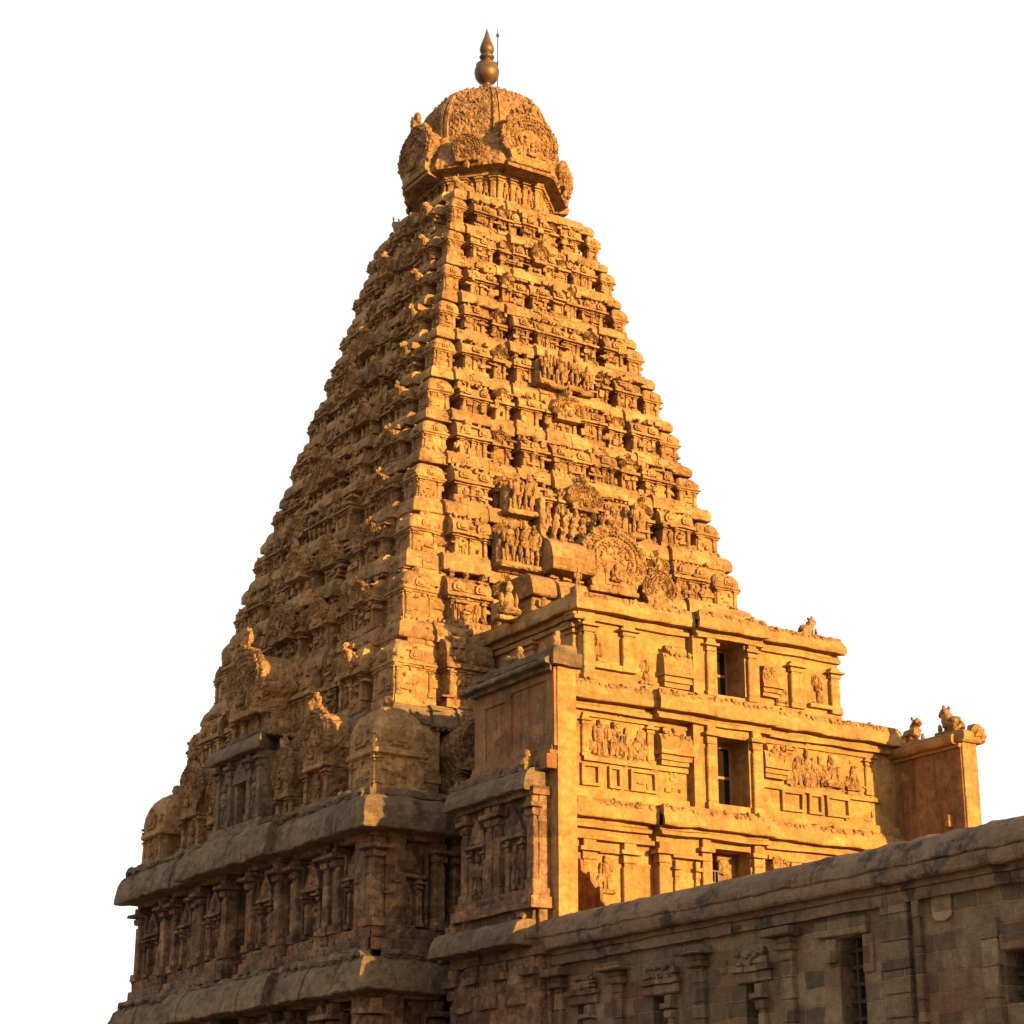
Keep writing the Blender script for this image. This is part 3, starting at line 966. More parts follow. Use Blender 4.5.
# --- two storeys below the main eave
def lower_storey(name, z0, z1, mat, voids):
    H = z1 - z0
    c = MB('0')
    c.box(-9.45, 9.7, -9.65, 9.65, z0 - .1, z1 + .3, .02, .8)
    so = c.build(name, mat, tower, 0.03)
    baysL = [(7.62, 10.48), (4.45, 7.35), (1.35, 4.1), (-3.05, -0.35), (-6.15, -3.65), (-9.75, -6.75)]
    baysR = [(-10.5, -7.7), (-7.4, -4.5), (4.5, 7.4), (7.7, 10.5)]
    for fk, bl in (('L', baysL), ('R', baysR)):
        for (a, b) in bl:
            cen = (abs(a) < 4.2 and abs(b) < 4.2)
            o = 10.75 if cen else (10.48 if (fk == 'R' or a < 9) else 10.5)
            m = MB(fk, 0.2)
            sm = (a + b) / 2
            w = b - a
            c0 = 1 if abs(a) > 9.5 else 0
            c1 = 1 if abs(b) > 9.5 else 0
            # plinth courses
            m.slab(a - .1, b + .1, 9.2, o + .18, z0, z0 + H * .10, prof=BLOCK, over=.3, ml=c0, mr=c1)
            m.slab(a - .02, b + .02, 9.2, o + .06, z0 + H * .10, z0 + H * .20, prof=BLOCK, over=.2, ml=c0, mr=c1)
            m.box(a + .06 * (1 - c0), b - .06 * (1 - c1), 9.2, o - .50, z0 + H * .19, z1, .03)
            zb_, zt_ = z0 + H * .20, z1 - H * .04
            pw = .42
            for s in ((a + pw / 2 + .02), (b - pw / 2 - .02)):
                m.pilaster(s, o - .40, zb_, zt_, pw, .44)
            # niche with a standing figure, framed by thin pilasters and a pediment
            nz = zb_ + (zt_ - zb_) * .58
            for q in (-1, 1):
                m.pilaster(sm + q * .48, o - .42, zb_ + .1, nz, .22, .30)
            m.box(sm - .40, sm + .40, o - .6, o - .205, zb_ + .02, zb_ + .16, .02)
            m.slab(sm - .68, sm + .68, o - .6, o + .02, nz, nz + .17, prof=KAPOTA, over=.2, step=1)
            m.prism([(sm - .55, nz + .17), (sm - .42, nz + .5), (sm - .2, nz + .78), (sm, nz + .98), (sm + .2, nz + .78), (sm + .42, nz + .5), (sm + .55, nz + .17)], o - .5, o - .08)
            m.lump(sm, o - .06, nz + .42, .24, .1, .22)
            m.figure(sm, o - .40, zb_ + .12, nz - zb_ - .16)
            if w > 2.5:
                for q in (-1, 1):
                    m.box(sm + q * (w / 2 - .62) - .05, sm + q * (w / 2 - .62) + .05, o - .4, o - .12, zb_, zt_ - .3, .02)
            m.clutter(a + .1, b - .1, o - .46, zb_, zt_, int(w * 8), .2, .3)
            m.clutter(a + .1, b - .1, o + .05, z0 + H * .02, z0 + H * .2, int(w * 3), .1, .2)
            # beam under the eave
            m.box(a + .02, b - .02, 9.2, o + .04, zt_ + .02, z1 + .2, .04)
            m.build("niche_bay", mat, so, 0.03)
    # slender recess pilasters between the bays
    m = MB('L', .2)
    for s in (7.48, 4.28, -3.35, -6.45):
        m.pilaster(s, 9.65, z0 + H * .2, z1, .24, .2)
        m.box(s - .2, s + .2, 9.2, 10.25, z0, z0 + H * .2, .03)
    m.frame('R')
    for s in (-7.55, 7.55):
        m.pilaster(s, 9.65, z0 + H * .2, z1, .24, .2)
        m.box(s - .2, s + .2, 9.2, 10.25, z0, z0 + H * .2, .03)
    m.build("recess_pilaster", mat, so, 0.03)
    # black panel painted as a tall unlit opening with a stone lattice in the middle of the left face
    m = MB('L')
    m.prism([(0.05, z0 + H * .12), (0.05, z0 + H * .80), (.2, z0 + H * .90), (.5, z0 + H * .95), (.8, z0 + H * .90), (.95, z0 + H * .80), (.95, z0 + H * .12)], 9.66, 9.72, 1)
    v = m.build("unlit_opening_panel", M_VOID, so, 0)
    m = MB('L')
    for i in range(7):
        m.box(.05, .95, 9.73, 9.82, z0 + H * (.16 + .1 * i), z0 + H * (.16 + .1 * i) + .09, 0)
    for s in (.26, .47, .68):
        m.box(s, s + .07, 9.74, 9.81, z0 + H * .12, z0 + H * .9, 0)
    m.build("lattice", mat, v, 0)
    return so

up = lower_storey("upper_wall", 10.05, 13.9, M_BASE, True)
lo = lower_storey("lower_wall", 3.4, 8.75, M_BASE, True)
m = MB('0')
m.box(-11.6, 11.8, -11.8, 11.8, 0.0, 3.5, .1)
m.build("plinth", M_BASE, tower, 0.03)

def great_eave(name, z0, z1, tip, frz, parent, mid):
    m = MB('0', .12)
    for fk in ('R', 'L', 'B', 'W'):
        m.frame(fk)
        lo_, hi_ = -tip, tip
        if fk == 'L':
            lo_ = -tip + .95
        a, b = mid
        tp = tip - .95 if fk == 'W' else tip
        m.stones(lo_, hi_, 9.0, tp, z0, z1, ml=1, mr=1, prof=ROLL, over=1.0, size=2.2)
        if fk in ('L',):
            m.stones(a, b, 9.0, tip + .34, z0 - .03, z1 + .04, prof=ROLL, over=1.0, size=2.0, ml=.4, mr=.4)
            for s in (-9, -5.2, 5.6, 9.4):
                m.kudu(s, tip - .3, z0 + (z1 - z0) * .5, .34, .12)
        if fk == 'R':
            for s in (-9.2, -6):
                m.kudu(s, tip - .3, z0 + (z1 - z0) * .5, .34, .12)
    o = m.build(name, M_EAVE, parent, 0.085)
    f = MB('0', .2)
    for fk in ('R', 'L'):
        f.frame(fk)
        f.slab(-tip + 1.0, tip - .45, 9.0, tip - .45, z1 - .03, z1 + frz, mr=1 if fk == 'L' else 0, ml=1 if fk == 'R' else 0, prof=BLOCK, over=.3, step=.5)
        q = -tip + 1.3
        while q < tip - .9:      # boulder-like worn beasts, half lost
            l_ = RNG.uniform(.3, .75)
            if RNG.random() < .8:
                f.lump(q + l_ / 2, tip - .52 + RNG.uniform(-.05, .08), z1 + RNG.uniform(.0, .12), l_ * .55, .28, RNG.uniform(.16, .27), jit=.16)
            q += l_
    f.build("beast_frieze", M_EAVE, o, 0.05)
    # worn upright ornaments that stand on the eave
    return o
great_eave("great_eave", 13.95, 15.16, 11.3, .2, up, (-3.4, 4.5))
great_eave("great_eave", 8.70, 9.80, 11.3, .26, lo, (-4.4, 4.9))

# --- neck, dome and its gables
OX, OY = 0.1, 0.13
m = MB('0')
for r, a, b in ((3.1, 42.95, 43.25), (2.85, 43.25, 43.42)):
    m.lathe(OX, OY, [(r * 1.08, a), (r * 1.08, b)], 8, math.pi / 8)
m.lathe(OX, OY, [(2.62 * 1.08, 43.5), (2.62 * 1.08, 44.9)], 8, math.pi / 8)
m.fr = lambda s, o, z: (s, o, z)
for i in range(8):
    a0 = i * math.pi / 4
    def fr(s, o, z, a0=a0):
        return (OX + o * math.cos(a0) - s * math.sin(a0), OY + o * math.sin(a0) + s * math.cos(a0), z)
    m.fr = fr
    for s in (-.95, -.32, .32, .95):
        m.pilaster(s, 2.6, 43.4, 44.62, .24, .16)
    for s in (-.63, 0, .63):
        m.figure(s, 2.62, 43.42, .95)
    m.slab(-1.22, 1.22, 2.0, 2.84, 44.58, 44.8, prof=BLOCK, over=.3, ml=.4, mr=.4)
m.build("neck", M_TOWER, tower, 0.03)

m = MB('0')
c8 = 1 / math.cos(math.pi / 8)
prof = [(2.8, 44.76), (3.38, 44.80), (3.46, 44.92), (3.42, 45.1), (3.30, 45.45), (3.18, 45.9), (3.10, 46.25), (3.14, 46.33), (3.14, 46.46), (2.98, 46.52),
        (3.02, 46.95), (2.98, 47.5), (2.84, 48.1), (2.58, 48.7), (2.2, 49.2), (1.7, 49.58), (1.15, 49.86), (.75, 49.98), (.8, 50.06), (.62, 50.18), (.3, 50.25)]
rings = []
for (r, z) in prof:
    ring = []
    for i in range(32):
        a = 2 * math.pi * i / 32
        aa = (a + math.pi / 8) % (math.pi / 4) - math.pi / 8
        oc = r / math.cos(aa)
        q = 0.55 if z < 49.3 else 0.25
        rr = (oc * q + r * 1.03 * (1 - q)) if z > 46.5 else oc
        ring.append((OX + rr * math.cos(a), OY + rr * math.sin(a), z))
    rings.append(ring)
m.loft(rings, True, 1.0)
# ribs along the eight edges
for i in range(8):
    a = math.pi / 8 + i * math.pi / 4
    for da in (-.045, .045):
        for (r0, z0_), (r1, z1_) in zip(prof[9:17], prof[10:18]):
            k0, k1 = r0 * 1.06, r1 * 1.06
            ca, sa = math.cos(a + da), math.sin(a + da)
            ta, tb = -sa, ca
            v = []
            for (k, z) in ((k0, z0_), (k1, z1_)):
                for t_ in (-.07, .07):
                    for q in (-.1, .05):
                        v.append((OX + (k + q) * ca + ta * t_, OY + (k + q) * sa + tb * t_, z))
            m.add(v, [(0, 1, 3, 2), (4, 6, 7, 5), (0, 4, 5, 1), (2, 3, 7, 6), (1, 5, 7, 3), (0, 2, 6, 4)], 1.0)
# carved scrollwork on the facets
for i in range(8):
    a0 = i * math.pi / 4
    for q_ in range(17):
        z = 46.7 + q_ * .165
        r = 3.03
        for (r0, z0_), (r1, z1_) in zip(prof[9:], prof[10:]):
            if z0_ <= z <= z1_:
                r = r0 + (r1 - r0) * (z - z0_) / (z1_ - z0_)
        n = 10
        for j in range(n):
            s = (j - (n - 1) / 2 + .5 * (q_ % 2)) * r * .072 + RNG.uniform(-.05, .05)
            q = .085 * RNG.uniform(.7, 1.25)
            al = a0 + s / r
            rr = r * (.55 / math.cos(al - a0) + .45 * 1.03)
            rr -= .035
            m.lump(OX + rr * math.cos(al), OY + rr * math.sin(al), z + RNG.uniform(-.05, .05), q * .8, q * .8, q * 1.15, jit=.4)
for j in range(26):
    a = 2 * math.pi * j / 26
    m.lump(OX + 1.5 * math.cos(a), OY + 1.5 * math.sin(a), 49.70, .09, .09, .11, jit=.3)
    m.lump(OX + .8 * math.cos(a), OY + .8 * math.sin(a), 50.02, .08, .08, .09, jit=.3)
dome = m.build("dome", M_DOME, tower, 0.03)
for fk, sh in (('R', OY), ('L', OX), ('B', -OX), ('W', -OY)):
    m = MB(fk)
    ex = {'R': OX, 'L': -OY, 'B': OY, 'W': -OX}[fk]
    m.gable(sh, 3.74 + ex, 45.0, 2.72, 2.34, 1.7, tint=1.0)
    m.slab(sh - 1.12, sh + 1.12, 2.4, 3.66 + ex, 44.66, 44.84, prof=BLOCK, over=.3, ml=.3, mr=.3)
    m.build("dome_gable", M_CARVE, dome, 0.025)
for i in range(4):
    a0 = math.pi / 4 + i * math.pi / 2
    m = MB('0')
    m.fr = lambda s, o, z, a0=a0: (OX + o * math.cos(a0) - s * math.sin(a0), OY + o * math.sin(a0) + s * math.cos(a0), z)
    m.gable(0, 3.66, 45.0, 1.35, 1.25, .9, fig=False, kir=False)
    m.lump(0, 3.6, 44.75, .14, .12, .2)
    m.build("corner_gable", M_CARVE, dome, 0.02)

# gilded finial
f = MB('0', 0)
fp = [(.46, 50.1), (.44, 50.28), (.36, 50.36), (.30, 50.42), (.34, 50.48), (.32, 50.56), (.20, 50.64), (.17, 50.74), (.24, 50.82), (.40, 50.92), (.52, 51.1), (.57, 51.32), (.56, 51.5), (.50, 51.66), (.46, 51.72), (.50, 51.77), (.42, 51.83), (.26, 51.92), (.18, 52.0), (.20, 52.06), (.32, 52.12), (.35, 52.2), (.30, 52.26), (.2, 52.32), (.22, 52.36), (.31, 52.46), (.335, 52.6), (.29, 52.8), (.21, 53.02), (.13, 53.25), (.065, 53.5), (.01, 53.72)]
f.lathe(OX, OY, fp, 20)
fo = f.build("finial", M_GOLD, None, 0, True)
tag(fo, "gilded pot-shaped finial with a pointed tip on top of the round dome", "finial")
f = MB('0', 0)
f.lathe(.36, .55, [(.022, 49.8), (.02, 53.3), (.012, 53.72)], 6)
f.lump(.36, .55, 53.35, .08, .08, .1, jit=0)
f.lump(.36, .55, 51.9, .05, .05, .12, jit=0)
fo = f.build("lightning_rod", M_IRON, None, 0)
tag(fo, "thin metal rod rising beside the gilded finial", "lightning rod")

# ------------------------------------------------------------------ entrance porch (three sunlit storeys)
porch = empty("entrance_porch", "sunlit three-storey ochre porch with doorways built against the tower", "porch")
X0 = 14.4
m = MB('R', .05)
w1h = [(0.45, 2.1, 11.9, 13.75), (-1.0, -.42, 12.2, 12.98)]
w2h = [(0.72, 2.12, 15.3, 17.68)]
w3h = [(0.84, 2.08, 19.2, 21.2)]
m.wall(-7.33, 9.4, X0 - 1.45, X0, 0.0, 14.3, holes=w1h)
m.frame('0')
m.box(8.0, 12.8, -4.9, 9.4, 0.0, 14.3, 0, 1)
pw1 = m.build("ground_storey", M_PORCH, porch, 0.012)
m = MB('R', .05)
m.wall(-7.33, 9.4, X0 - 1.45, X0, 14.95, 18.3, holes=w2h)
m.frame('0')
m.box(8.0, 12.8, -4.7, 9.4, 14.3, 18.9, 0, 1)
pw2 = m.build("middle_storey", M_PORCH, porch, 0.012)
m = MB('R', .05)
m.wall(-4.75, 6.72, X0 - 1.45, X0, 19.0, 21.45, holes=w3h)
m.frame('L')
m.wall(8.0, X0 - .003, 3.9, 4.75, 19.0, 21.45)
m.frame('0')
m.box(8.0, 12.8, -3.9, 6.7, 19.0, 22.0, 0, 1)
pw3 = m.build("top_storey", M_PORCH, porch, 0.012)

def porch_eave(z0, z1, segs, parent, fr_name=True, side=None):
    m = MB('R', .08)
    for a, b, o, ml, mr in segs:
        m.slab(a, b, X0 - .9, o, z0 + (0.0 if o < X0 + .6 else -.04), z1 + (0.0 if o < X0 + .6 else .03), ml=ml, mr=mr, prof=KAPOTA, over=.42, step=.5)
        m.slab(a + .1, b - .1, X0 - .5, o - .36, z0 - .14, z0 + .01, prof=BLOCK, over=.1, step=1)
        m.slab(a + .1, b - .1, X0 - .5, o - .28, z0 - .30, z0 - .16, prof=BLOCK, over=.1, step=1)
    if side:
        m.frame('L')
        m.slab(*side[:2], side[2] - 1.2, side[3], z0, z1, mr=1, prof=KAPOTA, over=.42)
        m.slab(side[0], side[1] - .3, side[2] - .5, side[3] - .25, z0 - .2, z0 + .01, prof=BLOCK, over=.1)
        m.slab(side[0], side[1] - .4, side[2] - .5, side[3] - .33, z0 - .4, z0 - .22, prof=BLOCK, over=.1)
    e = m.build("eave", M_PORCH, parent, 0.055)
    m = MB('R', .12)
    for a, b, o, ml, mr in segs:
        m.slab(a + .12, b - .12, X0 - .5, o - .17, z0 + (z1 - z0) * .5, z1 - .02, prof=BLOCK, over=.2, step=.4)
        m.row(a + .15, b - .15, o - .17, z0 + (z1 - z0) * .56, .15, 1.35)
        m.clutter(a + .2, b - .2, o - .17, z0 + (z1 - z0) * .5, z1, int((b - a) * 4), .1, .16)
    m.build("carved_frieze", M_CARVE, e, 0.02)
    return e
porch_eave(14.3, 15.0, [(-7.33, -1.95, X0 + .5, 0, 0), (-1.98, 2.85, X0 + .85, .5, .5), (2.8, 9.3, X0 + .5, 0, 0)], pw1)
porch_eave(18.3, 19.02, [(-7.33, -.4, X0 + .5, 0, 0), (-2.0, 3.2, X0 + .8, .5, .5), (3.15, 9.3, X0 + .5, 0, 0)], pw2)
porch_eave(21.45, 22.1, [(-5.2, -.1, X0 + .45, 1, 0), (-.2, 2.95, X0 + .8, .5, .5), (2.9, 6.85, X0 + .45, 0, 1)], pw3, side=(8.0, X0 + .45, 4.75, 5.2))

# bays round the windows
def bay(parent, a, b, z0, z1, hole, d):
    m = MB('R', .08)
    ha, hb, hz0, hz1 = hole
    m.wall(a, b, X0 - .05, X0 + d, z0, z1, holes=[(ha, hb, max(hz0, z0 - 1), hz1)])
    for s in (ha - .34, hb + .26):
        m.pilaster(s, X0 + d - .02, z0 + .02, z1 - .05, .36, .16)
    m.build("window_bay", M_PORCH, parent, 0.015)
bay(pw3, -.2, 2.75, 19.05, 21.2, w3h[0], .32)
bay(pw2, -.3, 2.75, 15.0, 18.05, w2h[0], .34)
bay(pw1, -1.9, 2.75, 10.6, 14.05, (0.45, 2.1, 10.55, 13.75), .22)

def opening(parent, a, b, z0, z1, depth, half=True):
    v = MB('R')
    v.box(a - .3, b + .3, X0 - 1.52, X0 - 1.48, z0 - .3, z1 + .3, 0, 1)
    # thin black sheet painted as the unlit room behind; the reveals stay lit
    vo = v.build("unlit_room_sheet", M_VOID, parent, 0)
    f = MB('R', .1)
    w_ = b - a
    o0, o1 = X0 - .78, X0 - .66
    e = b
    t = .10
    f.box(a + .02, a + t, o0, o1, z0, z1, .01)
    f.box(e - t, e, o0, o1, z0, z1, .01)
    f.box(a + t, e - t, o0, o1, z1 - t * 1.5, z1 - .01, .01)
    f.box(a + t, e - t, o0 + .03, o1 - .03, (z0 + z1) / 2 - .05, (z0 + z1) / 2 + .05, .01)
    fo_ = f.build("window_frame", M_WOOD, parent, 0)
    p = MB('R')
    p.box(a + t, e - t, o0 + .05, o0 + .08, z0, z1 - .1, 0, 1)  # near-black pane, the unlit interior put into its colour
    p.build("dark_pane", M_VOID, fo_, 0)
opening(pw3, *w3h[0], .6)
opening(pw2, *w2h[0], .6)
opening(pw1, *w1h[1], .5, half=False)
# ground doorway with an iron grille standing half open
v = MB('R')
v.box(.1, 2.5, X0 - 1.52, X0 - 1.48, 10.5, 14, 0, 1)  # near-black sheet painted as the unlit room past the doorway
v.build("unlit_room_sheet", M_VOID, pw1, 0)
q = MB('R')
q.box(1.25, 2.09, X0 - .9, X0 - .55, 10.6, 13.74, .02)
q.lump(1.5, X0 - .5, 13.3, .3, .12, .32)
q.build("carved_jamb", M_CARVE, pw1, 0.02)
gr = MB('R')
for i in range(6):
    gr.box(.5 + i * .14, .53 + i * .14, X0 - .50, X0 - .47, 10.6, 13.1, 0)
for z in (12.5, 12.9, 13.3):
    gr.box(.48, 1.26, X0 - .505, X0 - .465, z - .2, z - .16, 0)
gr.build("grille", M_IRON, pw1, 0)

# pilasters, ledges, niches and reliefs on the porch front
m = MB('R', .08)
for s, z0, z1, w_ in ((-2.85, 19.5, 21.15, .5), (4.6, 19.2, 20.95, .5), (6.45, 19.2, 20.95, .42), (-4.5, 19.05, 21.2, .45)):
    m.pilaster(s, X0 - .02, z0, z1, w_, .2)
m.slab(-4.75, -2.95, X0 - .2, X0 + .2, 19.5, 19.7, prof=BLOCK, over=.15)
m.slab(5.2, 6.7, X0 - .2, X0 + .2, 19.35, 19.5, prof=BLOCK, over=.15)
m.slab(-4.75, 6.7, X0 - .2, X0 + .14, 19.02, 19.18, prof=BLOCK, over=.1)
m.build("pilasters", M_PORCH, pw3, 0.015)
m = MB('L', .08)
for s in (13.95, 11.4):
    m.pilaster(s, 4.73, 19.4, 21.1, .5, .2)
m.slab(8.0, X0, 4.5, 4.95, 19.02, 19.35, prof=BLOCK, over=.1)
m.build("pilasters", M_PORCH, pw3, 0.015)

def hood(parent, s, w_, z0, z1, name="niche_hood"):
    m = MB('R', .1)
    h = z1 - z0
    m.slab(s - w_ * .5, s + w_ * .5, X0 - .2, X0 + .42, z0 + h * .26, z0 + h * .36, prof=BLOCK, over=.1)
    m.slab(s - w_ * .44, s + w_ * .44, X0 - .2, X0 + .30, z0 + h * .12, z0 + h * .26, prof=BLOCK, over=.1)
    m.slab(s - w_ * .40, s + w_ * .40, X0 - .2, X0 + .22, z0, z0 + h * .12, prof=BLOCK, over=.1)
    m.slab(s - w_ * .46, s + w_ * .46, X0 - .2, X0 + .36, z0 + h * .36, z0 + h * .80, prof=BARREL, over=.3, step=.2)
    m.slab(s - w_ * .30, s + w_ * .30, X0 - .2, X0 + .26, z0 + h * .78, z0 + h * 1.0, prof=BARREL, over=.25, step=.2)
    for i in range(16):
        m.lump(s + RNG.uniform(-.4, .4) * w_, X0 + .30, z0 + h * RNG.uniform(.42, .9), .10, .07, .10, jit=.4)
    m.build(name, M_PORCH, parent, 0.03)
hood(pw3, -.85, 1.35, 19.2, 20.75)
hood(pw3, 3.35, .95, 19.45, 20.6)
hood(pw2, -1.0, 1.5, 16.45, 17.8)
hood(pw2, 3.4, 1.15, 16.5, 17.75)
hood(pw1, 3.4, .8, 12.9, 13.7)

def panel_relief(parent, o, items):
    for it in items:
        m = MB('R', .12)
        s, z, h = it[:3]
        for q in range(5):
            m.lump(s + RNG.uniform(-.2, .2) * h, o, z + h * RNG.uniform(.15, .8), h * RNG.uniform(.14, .26), .10, h * RNG.uniform(.18, .3), jit=.35)
        m.figure(s, o + .02, z, h, seated=(len(it) > 3))
        m.box(s - h * .36, s + h * .36, o - .1, o + .14, z - .12, z + .02, .03)
        m.build("figure_relief", M_CARVE, parent, 0.035)
panel_relief(pw3, X0, [(-4.15, 19.75, .95), (5.75, 19.55, 1.0), (-2.05, 19.3, .8), (3.95, 19.3, .8, 1)])
panel_relief(pw1, X0, [(-3.9, 12.0, 1.1), (5.1, 12.2, 1.1)])
panel_relief(pw2, X0, [(-4.05, 16.45, 1.25), (-3.5, 16.5, 1.2), (-2.95, 16.45, 1.1), (5.0, 16.35, 1.4), (5.55, 16.4, 1.1), (6.15, 16.4, 1.3, 1), (7.15, 16.42, .95, 1), (-2.35, 16.5, 1.0), (4.5, 16.4, 1.0)])

m = MB('R', .1)
m.slab(-4.75, -.4, X0 - .2, X0 + .14, 16.25, 16.42, prof=BLOCK, over=.1)
m.slab(2.8, 8.4, X0 - .2, X0 + .14, 16.15, 16.30, prof=BLOCK, over=.1)
m.slab(-7.3, -.4, X0 - .2, X0 + .16, 15.0, 15.3, prof=BLOCK, over=.1)
m.slab(2.8, 9.2, X0 - .2, X0 + .16, 15.0, 15.3, prof=BLOCK, over=.1)
m.slab(-4.75, -.4, X0 - .2, X0 + .10, 17.78, 17.9, prof=BLOCK, over=.1)
m.slab(2.8, 8.4, X0 - .2, X0 + .10, 17.78, 17.9, prof=BLOCK, over=.1)
# framed little panels below the ledge
for a, b in ((-4.71, -4.18), (-3.6, -3.3), (-2.71, -1.83), (3.86, 4.64), (5.10, 5.52), (5.93, 6.79)):
    z0, z1 = 15.52, 16.07
    for q in ((a - .12, b + .12, z1, z1 + .1), (a - .12, b + .12, z0 - .1, z0), (a - .12, a, z0, z1), (b, b + .12, z0, z1)):
        m.box(q[0], q[1], X0 - .1, X0 + .13, q[2], q[3], .01, 1.0)
for s in (-4.65, -1.95, 4.15, 7.9):
    m.pilaster(s, X0 - .02, 16.4, 17.8, .28, .12)
m.clutter(-4.7, -.5, X0 + .02, 15.4, 18.0, 26, .07, .22)
m.clutter(2.9, 8.3, X0 + .02, 15.4, 18.0, 32, .07, .22)
m.build("panel_mouldings", M_PORCH, pw2, 0.02)

m = MB('R', .1)
for s in (-2.97, -4.6, 4.2, 6.2):
    m.pilaster(s, X0 - .02, 10.6, 13.6, .5, .2)
m.pilaster(-1.72, X0 + .2, 10.6, 13.75, .42, .2)
m.pilaster(-1.15, X0 + .2, 10.6, 13.2, .18, .14)
m.pilaster(-.28, X0 + .2, 10.6, 13.2, .18, .14)
m.slab(-1.4, -.05, X0 - .1, X0 + .5, 13.25, 13.4, prof=KAPOTA, over=.2)
m.slab(-7.3, -2.0, X0 - .1, X0 + .26, 13.6, 13.75, prof=BLOCK, over=.1)
m.slab(-4.9, -3.3, X0 - .1, X0 + .2, 13.2, 13.35, prof=BLOCK, over=.1)
m.slab(2.9, 9.2, X0 - .1, X0 + .26, 13.6, 13.75, prof=BLOCK, over=.1)
m.build("pilasters", M_PORCH, pw1, 0.015)

# sloping balustrade of the stair, dark side towards the viewer
m = MB('0', .1)
m.frame('L')
m.prism([(14.4, 10.4), (14.4, 13.1), (14.62, 13.12), (14.66, 12.9), (14.8, 12.86), (14.84, 12.5), (15.1, 12.3), (15.16, 12.42), (15.3, 12.36), (15.34, 12.1), (15.7, 11.75), (15.75, 11.85), (15.9, 11.8), (15.95, 11.4), (16.4, 11.0), (16.6, 10.4)], 5.0, 5.12)
m.build("balustrade", M_WING, porch, 0.03)

# ------------------------------------------------------------------ flanking wings of the porch
lw = empty("stair_wing", "projecting wing at the tower corner with blank framed panels on its shaded side", "wing")
m = MB('L', .06)
m.wall(12.9, 17.9, 7.33, 8.03, 0.0, 18.3)
wall_l = m.build("wall", M_PORCH, lw, 0.02)
m = MB('L', .06)
m.wall(13.0, 17.8, 7.95, 8.085, 15.3, 18.28)  # thin skin carrying the shaded side's darker colour
m.build("shaded_side_skin", M_WING, wall_l, 0.015)
m = MB('L', .05)
m.wall(13.35, 17.86, 7.95, 8.14, 15.72, 18.25, holes=[(13.75, 14.98, 15.95, 17.7), (15.35, 17.45, 15.95, 17.9)])
m.slab(13.1, 17.88, 7.6, 8.32, 15.45, 15.58, prof=BLOCK, over=.1)
m.slab(13.1, 17.87, 7.6, 8.26, 15.58, 15.74, prof=BLOCK, over=.1, mr=1)
m.slab(13.0, 17.86, 7.6, 8.42, 15.0, 15.45, prof=BLOCK, over=.1)
m.build("panel_frame", M_WING, wall_l, 0.015)
m = MB('L', .1)
m.slab(12.75, 18.1, 7.4, 8.62, 18.3, 18.7, prof=[(0.04, 0), (0, .1), (0, .3), (.3, .6), (.7, .92), (.8, 1)], over=.7, mr=.6, step=.35)
m.slab(13.2, 17.95, 7.3, 8.2, 18.68, 18.86, prof=BLOCK, over=.2, step=.4)
m.slab(13.5, 17.9, 7.3, 8.0, 18.85, 19.0, prof=BLOCK, over=.2, step=.4)
m.slab(13.1, 18.0, 7.6, 8.36, 18.14, 18.31, prof=BLOCK, over=.1, mr=1)
m.frame('R')
m.slab(-8.3, -7.2, 17.2, 18.1, 18.3, 18.72, prof=BLOCK, over=.15, step=.3)
m.box(-8.1, -7.25, 17.2, 17.95, 18.7, 19.0, .06)
m.build("roof_slab", M_EAVE, wall_l, 0.045)
m = MB('L', .15)
m.slab(12.45, 17.4, 7.4, 9.0, 14.35, 15.1, prof=ROLL, over=.9, step=.35)
m.slab(12.0, 17.4, 7.4, 8.5, 15.12, 15.3, prof=BLOCK, over=.2, step=.4)
m.row(12.2, 17.2, 8.4, 15.2, .16, 2.2)
m.build("great_eave", M_EAVE, lw, 0.06)
m = MB('L', .18)
m.box(13.0, 17.45, 7.4, 8.46, 0.0, 14.4, .03)
m.slab(12.8, 17.62, 7.4, 8.86, 10.7, 11.05, prof=BLOCK, over=.2)
m.slab(12.9, 17.55, 7.4, 8.74, 11.05, 11.32, prof=BLOCK, over=.2)
for s in (13.22, 14.75, 15.25, 17.22):
    m.pilaster(s, 8.42, 11.3, 14.2, .38, .22)
for sm in (13.95, 16.2):
    for q in (-1, 1):
        m.pilaster(sm + q * .42, 8.42, 11.35, 13.0, .18, .14)
    m.slab(sm - .62, sm + .62, 7.8, 8.70, 13.0, 13.16, prof=KAPOTA, over=.2)
    m.prism([(sm - .5, 13.16), (sm - .3, 13.6), (sm, 13.95), (sm + .3, 13.6), (sm + .5, 13.16)], 8.3, 8.58)
    m.figure(sm, 8.46, 11.4, 1.45)
m.clutter(13.1, 17.3, 8.46, 11.3, 14.2, 26, .12, .25)
m.slab(12.9, 17.55, 7.4, 8.74, 14.2, 14.47, prof=BLOCK, over=.2)
m.build("niche_bay", M_BASE, lw, 0.03)
m = MB('L', .15)
m.slab(12.3, 17.3, 7.4, 9.35, 9.6, 10.4, prof=ROLL, over=.9, step=.35)
m.slab(12.0, 17.3, 7.4, 8.6, 10.42, 10.72, prof=BLOCK, over=.2, step=.4)
m.row(12.2, 16.6, 8.5, 10.5, .2, 2.2)
m.frame('R')
m.slab(-8.9, -7.6, 16.2, 17.35, 9.8, 10.4, prof=ROLL, over=.6, step=.3)
m.build("great_eave", M_EAVE, lw, 0.06)
m = MB('L', .18)
m.box(12.6, 17.6, 7.4, 8.2, 0.0, 9.7, .03)
for s in (12.4, 13.7, 15.4, 17.0):
    m.pilaster(s, 8.18, 5.0, 9.3, .5, .3)
for s in (13.05, 14.55, 16.2):
    m.dome(s - .55, s + .55, 7.9, 8.6, 7.9, 9.35, knob=False)
    m.box(s - .4, s + .4, 7.9, 8.45, 7.2, 7.95, .04)
